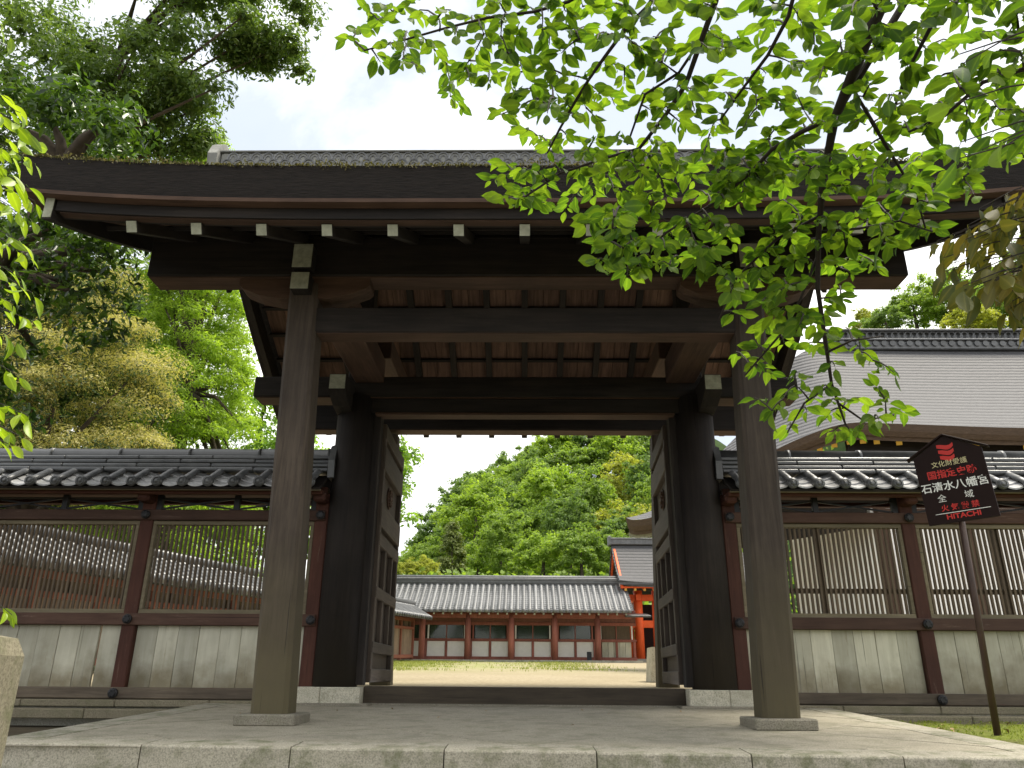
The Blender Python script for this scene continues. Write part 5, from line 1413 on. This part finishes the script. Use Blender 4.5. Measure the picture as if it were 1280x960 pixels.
# ---- wooded hill
HT = [(-14.2,100,13.6,2.3,0,'low rounded tree at the far left foot of the hill skyline'),(-11.7,105,17.9,4.1,2,'blue-green tree low on the left of the hill skyline'),(-9.1,112,22.8,4.0,2,'dark tree second up the left slope of the hill skyline'),(-6.9,118,27.5,3.8,2,'dark round tree third up the left slope of the hill skyline'),(-3.0,120,29.2,4.3,2,'dark tree on the flat shoulder of the hill skyline'),(1.1,120,30.6,3.6,0,'small tree at the notch of the hill skyline'),(4.9,118,33.3,5.1,1,'bright green tree where the hill skyline climbs under the lintel'),(10.5,122,36.0,6.1,2,'large dark tree on the hill top right under the lintel'),(16.4,120,35.5,6.0,2,'dark hilltop tree above the bark roof corner'),(20.8,116,33.8,5.0,2,'dark hilltop tree beside the top of the right door'),
(-5.3,84,16.1,4.2,1,'broad bright green crown on the left flank of the hill'),(-1.4,88,16.6,3.5,2,'darker crown just right of the broad bright crown on the hill'),(3.0,82,18.1,4.8,1,'largest bright crown in the middle of the hillside'),(6.7,80,16.4,3.9,0,'green crown right beside the largest bright one on the hill'),(12.0,90,20.4,3.8,3,'yellowish crown high on the right of the hillside'),(17.1,92,20.1,3.7,1,'bright crown at the right door above the roof corner'),(.5,76,13.1,3.2,0,'mid green crown in the centre of the hill below the largest one'),(4.2,72,12.7,2.9,2,'dark olive crown in the centre of the lower hill'),(9.0,76,13.4,3.5,3,'pale yellow-green crown left of the bark roof corner'),(10.7,66,11.7,2.6,3,'yellow crown directly below the bark roof corner'),
(-1.9,64,9.6,2.6,0,'green crown just above the middle of the corridor ridge'),(1.4,60,8.7,2.4,1,'bright crown above the corridor ridge right of its middle'),(4.3,58,8.4,2.3,0,'crown above the right end of the corridor ridge'),(7.0,60,8.2,2.0,0,'crown behind the gable of the vermilion hall'),(-8.2,56,7.2,1.1,3,'small yellow tree above the left end of the corridor ridge'),(-7.2,58,7.5,1.1,3,'second small yellow tree above the left end of the corridor ridge'),(9.9,62,8.7,2.1,0,'crown behind the ridge of the vermilion hall'),
(32.0,62,29.7,1.9,2,'small dark tree on the right hill nearest the gate eave'),(35.7,64,31.5,2.5,0,'second tree from the left on the right hill above the hall ridge'),(37.8,62,31.1,2.9,1,'bright tree in the middle of the right hill above the hall ridge'),(40.1,60,31.0,3.1,2,'dark tree near the right edge above the hall ridge'),(42.1,58,30.8,3.4,0,'rightmost tree above the hall ridge'),(34.1,70,32.8,1.7,3,'pale little tree on the right hill skyline'),(31.8,50,24.0,2.0,3,'yellowish tree just behind the hall ridge')]
EX = [(-4.0,100,21.5,4,0),(1.5,102,23.5,4,2),(7.5,104,26.5,5,0),(13,104,28,5,1),(18.5,104,27,5,2),(-8.5,92,14.5,3.6,2),(8.5,66,11,2.6,2),(13.5,74,15,3.2,0),(-4.2,70,9.4,2.6,1),(-10.5,88,11.5,3,0),(14.5,84,19.5,3.5,2),(-1,110,26.5,4,1),(-6.5,104,20.5,4,0),(36.5,54,26,3,0),(39.5,52,25.5,3,2),(43,50,25,3,1)]
hazed_cols = [((.095, .16, .028), (.155, .24, .042), (.22, .31, .06)), ((.135, .21, .024), (.20, .30, .04), (.28, .38, .065)), ((.075, .14, .038), (.125, .205, .052), (.185, .265, .075)), ((.18, .205, .026), (.27, .295, .045), (.37, .385, .075))]  # leaf colours lightened in place of distance haze
HM = [leafmat('hazed_hill_leaf', c, .45, .6) for c in hazed_cols]
CR = {}
def hillcrown(h, v):
    if (h, v) not in CR:
        C = []; rd = []
        for _ in range(120):
            d = unit(1)[0]; d[2] = abs(d[2])*1.15-.3; k = .45+.42*RS.rand()**.6; k *= 1+.28*math.sin(3*math.atan2(d[1], d[0])+v*2)*math.sin(d[2]*5+v); C.append(d*k*np.array([1, 1, .9+.25*(v % 3)])); rd.append(RS.uniform(.09, .25))
        for _ in range(16): d = unit(1)[0]*.42; C.append(d); rd.append(.22)
        P, Nn, U, S, hh = clump_leaves(np.array(C), np.array(rd), 100, .066, .5, .7, .1)
        CR[h, v] = leafmesh('crown', P, Nn, U, S, .6, HM[h], None, None, None, .08)
    return CR[h, v]
TM = MB().tube([(0, 0, -2.2), (0, 0, -.9), (.05, 0, .3)], [.11, .08, .03], 7).mesh('trunk', TRUNK, True)
bases = []
allt = HT+[e+(None,) for e in EX]
for i, (x, y, z, r, h, lb) in enumerate(allt):
    r *= 1.12; g = 'trees on the wooded hill'
    t = thing('hill_tree', lb or 'half-hidden tree filling the wooded hillside between larger crowns', 'tree', (x, y, z-r*2.1), g)
    M = T(x, y, z, i*2.4, 0, 0, (r, r, r*(.95+.1*(i % 3))))
    put('trunk', TM, None, t, M); put('crown', hillcrown(h, i % 3), None, t, M); bases.append((x, y, z-r*1.15))
t = thing('hill_cedar', 'narrow pointed conifer at the foot of the hill above the corridor', 'tree', (-5.65, 61, 2)); cl = []
for i in range(110): u = RS.rand()**.9; a = RS.rand()*6.28; q = 1.9*(1-u)**.8+.12; cl.append((-5.65+math.cos(a)*q*.85, 61+math.sin(a)*q*.85, 3.5+8.0*u))
P, Nn, U, S, h = clump_leaves(np.array(cl), RS.uniform(.35, .6, len(cl)), 90, .24, .4, .4, .4)
put('trunk', MB().tube([(-5.65, 61, 2), (-5.65, 61, 11)], [.2, .04], 8), TRUNK, t); put('crown', leafmesh('crown', P, Nn, U, S, .4, LG('hill_cedar_leaf', (.05, .08, .015), (.10, .14, .03), (.17, .2, .05), .25, .6)), None, t)['kind'] = 'stuff'
# terrain of the hill, fitted below the trees
B = np.array(bases+[(x, 46., 1.3) for x in range(-60, 71, 6)]+[(-40., 70, 2), (-40, 110, 4), (-60, 140, 5), (-25, 100, 6), (-25, 70, 3), (25, 60, 12), (25, 90, 25), (55, 60, 30), (60, 100, 40), (30, 140, 44), (0, 140, 30), (-20, 140, 12), (70, 140, 50)])
gx = np.linspace(-70, 80, 76); gy = np.linspace(45, 150, 54); P = []
for y in gy:
    rw = []
    for x in gx:
        w_ = 1/(((B[:, 0]-x)**2+(B[:, 1]-y)**2)+4)**1.6; z = (w_*B[:, 2]).sum()/w_.sum(); rw.append((x, y, z-.5))
    P.append(rw)
setp(put('hill', MB().grid(P), groundmat('hill_ground', (.02, .04, .012), (.045, .075, .022), None, .8), smooth=True), kind='structure')
# undergrowth covering the hill between crowns
n = 90000; gx_ = RS.uniform(-18, 46, n); gy_ = RS.uniform(48, 128, n); PA = np.array(P); ix = ((gx_+70)/150*75); iy = ((gy_-45)/105*53); zz = PA[iy.astype(int), ix.astype(int), 2]
Pp = np.stack([gx_, gy_, zz+RS.rand(n)*2.2], 1)
o = put('undergrowth', leafmesh('undergrowth', Pp, unit(n)+np.array([0, -.3, .8]), unit(n), .3+.35*RS.rand(n), .6, HM[0]), None); setp(o, 'green undergrowth covering the wooded hill', 'undergrowth', None, 'stuff')
# ------------------------------------------------------------------ foreground leaves
def leaf_shape(name, mat, asp=.55, curl=.12, fold=.10, twist=.2):
    """broad pointed leaf lying along +y from its stalk, unit length"""
    n = 7; v = []; f = []
    prof_ = [(0, .02), (.12, .55), (.3, .92), (.5, 1.0), (.68, .82), (.84, .42), (.94, .12), (1.0, 0)]
    for t, k in prof_:
        w_ = asp*.5*k; z = -curl*t*t; q = twist*(t-.5)*w_*2; wv_ = .012*math.sin(t*9+curl*20); v += [(-w_, t, z+fold*k-q+wv_), (.02*math.sin(t*3), t, z), (w_, t, z+fold*k+q-wv_)]
    for i in range(len(prof_)-1): a = i*3; f += [(a, a+1, a+4, a+3), (a+1, a+2, a+5, a+4)]
    f2 = []
    mb = MB().add(v, f); mb.tube([(0, -.22, .03), (0, -.1, .0), (0, .0, 0)], [.010, .009, .008], 4, False)
    me = mb.mesh(name, mat, True); at = me.attributes.new('vein', 'FLOAT', 'POINT'); at.data.foreach_set('value', [1.0 if i < 24 and i % 3 == 1 else 0.0 for i in range(len(mb.v))]); return me
def basis(y, nrm):
    y = y.normalized(); z = (nrm-y*nrm.dot(y)).normalized(); x = y.cross(z); return Matrix((x, y, z)).transposed().to_4x4()
def twig_leaves(tw, length, spread, hang, rs):
    """leaf matrices along one twig (a curve from a to b)"""
    a, b = Vector(tw[:3]), Vector(tw[3:6]); n = int(tw[6]); out = []; d = (b-a); L0 = max(d.length, .05); dn = d/L0
    side = dn.cross(Vector((0, 0, 1))); side = side.normalized() if side.length > .05 else Vector((1, 0, 0))
    for k in range(n):
        t = 1-.75*k/n*min(1, .45/L0) if n > 1 else 1; t = max(.15, t)
        p = a+d*t+Vector((0, 0, .05*L0*math.sin(math.pi*t))); s = 1 if k % 2 else -1
        yv = dn*rs.uniform(.2, .9)+side*s*rs.uniform(.4, 1.0)*(0.25 if k == 0 else 1)+Vector((rs.uniform(-.3, .3), rs.uniform(-.3, .3), -hang+rs.uniform(-.35, .3)))
        nr = Vector((rs.uniform(-.7, .7), rs.uniform(-.1, 1.2), rs.uniform(.15, 1.1)))
        ln = length*(.5+.75*rs.random()**.8)
        out.append(Matrix.Translation(p) @ basis(yv, nr) @ Matrix.Translation((0, .2*ln, 0)) @ Matrix.Diagonal((ln, ln, ln, 1)))
    return out
def twig_mesh(tws, r0_, r1_):
    mb = MB()
    for tw in tws:
        a, b = Vector(tw[:3]), Vector(tw[3:6]); d = b-a; L0 = d.length; k = Vector((random.uniform(-.03, .03), random.uniform(-.03, .03), .05))*L0
        mb.tube([a, a+d*.33+k, a+d*.66+k, b], [r0_, r0_*.8, r0_*.6, r1_], 5)
    return mb
def bough(root, tws, meshes, length, hang, nobj, seed, name='leaf'):
    """leaves of a tree near the camera: the nobj largest in view one by one, the rest as one part"""
    rs = random.Random(seed); Ms = []
    for tw in tws: Ms += twig_leaves(tw, length, 1, hang, rs)
    C0 = Vector((0, 0, .32)); Mi = cam.matrix_world.inverted()
    def score(M):
        q = Mi @ M.translation; z = -q.z
        inside = z > .3 and abs(q.x/z) < .665 and abs(q.y/z) < .5
        return (M.to_scale().x/max(z, .1)) if inside else 0
    Ms.sort(key=lambda M: -score(M))
    for i, M in enumerate(Ms[:nobj]): put(name, meshes[i % len(meshes)], None, root, M)
    rest = Ms[nobj:]
    if rest:
        V = []; F = []; rn = []; vn = []; base = 0
        for i, M in enumerate(rest):
            me = meshes[i % len(meshes)]; co = np.empty(len(me.vertices)*3); me.vertices.foreach_get('co', co); co = co.reshape(-1, 3); A = np.array(M)
            V.append(co @ A[:3, :3].T+A[:3, 3]); F += [tuple(q+base for q in p.vertices) for p in me.polygons]; base += len(co); rn += [rs.random()]*len(co); vn += [1.0 if q < 24 and q % 3 == 1 else 0.0 for q in range(len(co))]
        me = bpy.data.meshes.new('foliage'); me.from_pydata(np.concatenate(V).tolist(), [], F); me.materials.append(meshes[0].materials[0]); at = me.attributes.new('rnd', 'FLOAT', 'POINT'); at.data.foreach_set('value', rn); at2 = me.attributes.new('vein', 'FLOAT', 'POINT'); at2.data.foreach_set('value', vn); me.polygons.foreach_set('use_smooth', [True]*len(F)); me.update()
        put('foliage', me, None, root)['kind'] = 'stuff'
    return len(Ms)
M_CH = leafmat('cherry_leaf', ((.038, .090, .014), (.070, .140, .018), (.115, .19, .024)), .6, .62, (1.95, 1.85, .5))
CHL = [leaf_shape('leaf', M_CH, a, c, f_, tw) for a, c, f_, tw in ((.52, .14, .06, .2), (.58, .26, .10, -.3), (.47, .05, .03, .5), (.54, -.10, .08, -.15), (.50, .35, .12, .35), (.60, .1, .02, -.5), (.44, .2, .14, .1))]
ch = thing('cherry_tree', 'cherry tree hanging its fresh green leafy boughs across the upper right', 'tree', (3.6, 1.6, -1.16))
put('trunk', MB().tube([(3.6, 1.6, -1.16), (3.55, 1.62, .6), (3.35, 1.7, 2.2), (3.0, 1.75, 3.3), (2.4, 1.85, 3.9)], [.17, .15, .13, .11, .07], 12), TRUNK, ch, smooth=True)
hub = (2.4, 1.85, 3.9)
for lb in CHERRY_LIMBS:
    pts = [q[:3] for q in lb]; rad = [q[3]*.75 for q in lb]
    if rad[0] > .0078 and pts[0][2] > 2.2:
        s = Vector(hub); e = Vector(pts[0]); pts = [tuple(s), tuple((s*.5+e*.5)+Vector((0, -.1, .15)))]+pts; rad = [rad[0]*2.0, rad[0]*1.4]+rad
    put('bough', MB().tube(pts, rad, 8), TWIG, ch, smooth=True)
put('twigs', twig_mesh(CHERRY_TWIGS, .0048, .0018), TWIG, ch)['kind'] = 'stuff'
nl = bough(ch, CHERRY_TWIGS, CHL, .072, .35, 300, 3); print('cherry leaves', nl)
M_LF = leafmat('young_leaf', ((.13, .21, .016), (.20, .30, .022), (.28, .38, .04)), .5, .35, (1.8, 1.8, .5))
LFL = [leaf_shape('leaf', M_LF, a, c, .08) for a, c in ((.40, .25), (.44, .1), (.36, .35))]
lt = thing('young_tree', 'slender tree poking bright young leaves in at the left edge', 'tree', (-3.3, 2.7, -1.16))
put('trunk', MB().tube([(-3.3, 2.7, -1.16), (-3.2, 2.75, .8), (-3.0, 2.8, 2.2), (-2.9, 2.7, 3.4)], [.05, .042, .03, .012], 10), TRUNK, lt, smooth=True)
for tw in LEFT_TWIGS:
    a = Vector(tw[:3]); zt = a.z-.25; k = max(0, min(1, (zt-.2)/3)); put('branch', MB().tube([(-3.2+.3*k, 2.76, zt), (Vector((-3.2+.3*k, 2.76, zt))+a)/2+Vector((0, 0, .04)), a], [.011, .008, .005], 5), TWIG, lt)
put('twigs', twig_mesh(LEFT_TWIGS, .004, .0015), TWIG, lt)['kind'] = 'stuff'
bough(lt, LEFT_TWIGS, LFL, .088, .5, 140, 8)
M_RB = leafmat('bronze_leaf', ((.055, .075, .016), (.09, .105, .022), (.14, .13, .032)), .45, .55, (1.8, 1.5, .6))
RBL = [leaf_shape('leaf', M_RB, a, c, .07) for a, c in ((.38, .2), (.42, .1), (.36, .3))]
bt = thing('bronze_leaf_tree', 'tree with drooping bronze-green leaves at the right edge above the hall roof', 'tree', (4.0, 2.9, -1.16))
put('trunk', MB().tube([(4.0, 2.9, -1.16), (3.9, 2.9, 1), (3.6, 2.85, 2.4), (3.3, 2.8, 3.2)], [.09, .08, .06, .03], 10), TRUNK, bt, smooth=True)
for tw in RIGHT_TWIGS: a = Vector(tw[:3]); s = Vector((3.62, 2.85, 2.35)); put('branch', MB().tube([s, (s+a)/2+Vector((0, 0, .08)), a], [.016, .010, .005], 5), TWIG, bt)
put('twigs', twig_mesh(RIGHT_TWIGS, .004, .0015), TWIG, bt)['kind'] = 'stuff'
bough(bt, RIGHT_TWIGS, RBL, .105, .75, 120, 9)
bough(ch, BIG_TWIGS, CHL, .088, .5, 0, 5); put('near_twigs', twig_mesh(BIG_TWIGS, .004, .0015), TWIG, ch)['kind'] = 'stuff'
# fallen leaves and sedge on the moss, weeds in the courtyard
FL = [leaf_shape('fallen_leaf', plain('dry_leaf', (.30, .20, .10), .8, .3, 6, 0), .5, .3, .1)]
for i in range(12):
    x, y = random.uniform(-2.8, 2.8), random.uniform(5.5, 8.8); s = random.uniform(.025, .045)
    setp(put('fallen_leaf', FL[0], None, None, T(x, y, PZ(y)+.012, random.uniform(0, 6), random.uniform(-.2, .2), 0, (s, s, s))), 'tiny dry leaf lying on the stone platform before the gate', 'leaf', 'fallen leaves on the platform')
for i in range(16):
    x, y = random.uniform(3.5, 5.2), random.uniform(5.8, 8.6); s = random.uniform(.05, .08)
    setp(put('fallen_leaf', FL[0], None, None, T(x, y, -.08, random.uniform(0, 6), random.uniform(-.3, .3), 0, (s, s, s))), 'dry brown leaf fallen on the moss near the notice board pole', 'leaf', 'fallen leaves on the moss')
n = 5000; X = RS.uniform(3.44, 6.5, n); Y = RS.uniform(5.2, 9.0, n); k = (np.sin(X*5)+np.sin(Y*6.3+1)+RS.normal(size=n)) > -.6; X, Y = X[k], Y[k]; n = len(X)
o = put('moss_tufts', leafmesh('moss_tufts', np.stack([X, Y, np.full(n, -.095)], 1), RS.normal(size=(n, 3)), np.array([0, 0, 1.])+RS.normal(size=(n, 3))*.4, .018+.018*RS.rand(n), .35, leafmat('moss_blade', ((.07, .10, .015), (.13, .17, .025), (.20, .23, .045)), .3, .8)), None); setp(o, 'green moss tufts on the ground by the notice board', 'moss', None, 'stuff')
n = 26000; X = RS.uniform(-6.5, 3.5, n); Y = RS.uniform(20, 37.2, n); k = (np.sin(X*1.1)+np.sin(Y*1.7+X)+RS.normal(size=n)*.7-(X+6)*.18) > -.1; X, Y = X[k], Y[k]; n = len(X)
o = put('courtyard_grass', leafmesh('courtyard_grass', np.stack([X, Y, np.array([COURT_Z(q) for q in Y])+.03], 1), RS.normal(size=(n, 3))*np.array([1, 1, .3]), np.array([0, 0, 1.])+RS.normal(size=(n, 3))*.35, .05+.06*RS.rand(n), .2, leafmat('grass_blade', ((.13, .17, .04), (.22, .26, .06), (.34, .36, .12)), .3, .8)), None); setp(o, 'thin grass growing across the courtyard sand', 'grass', None, 'stuff')
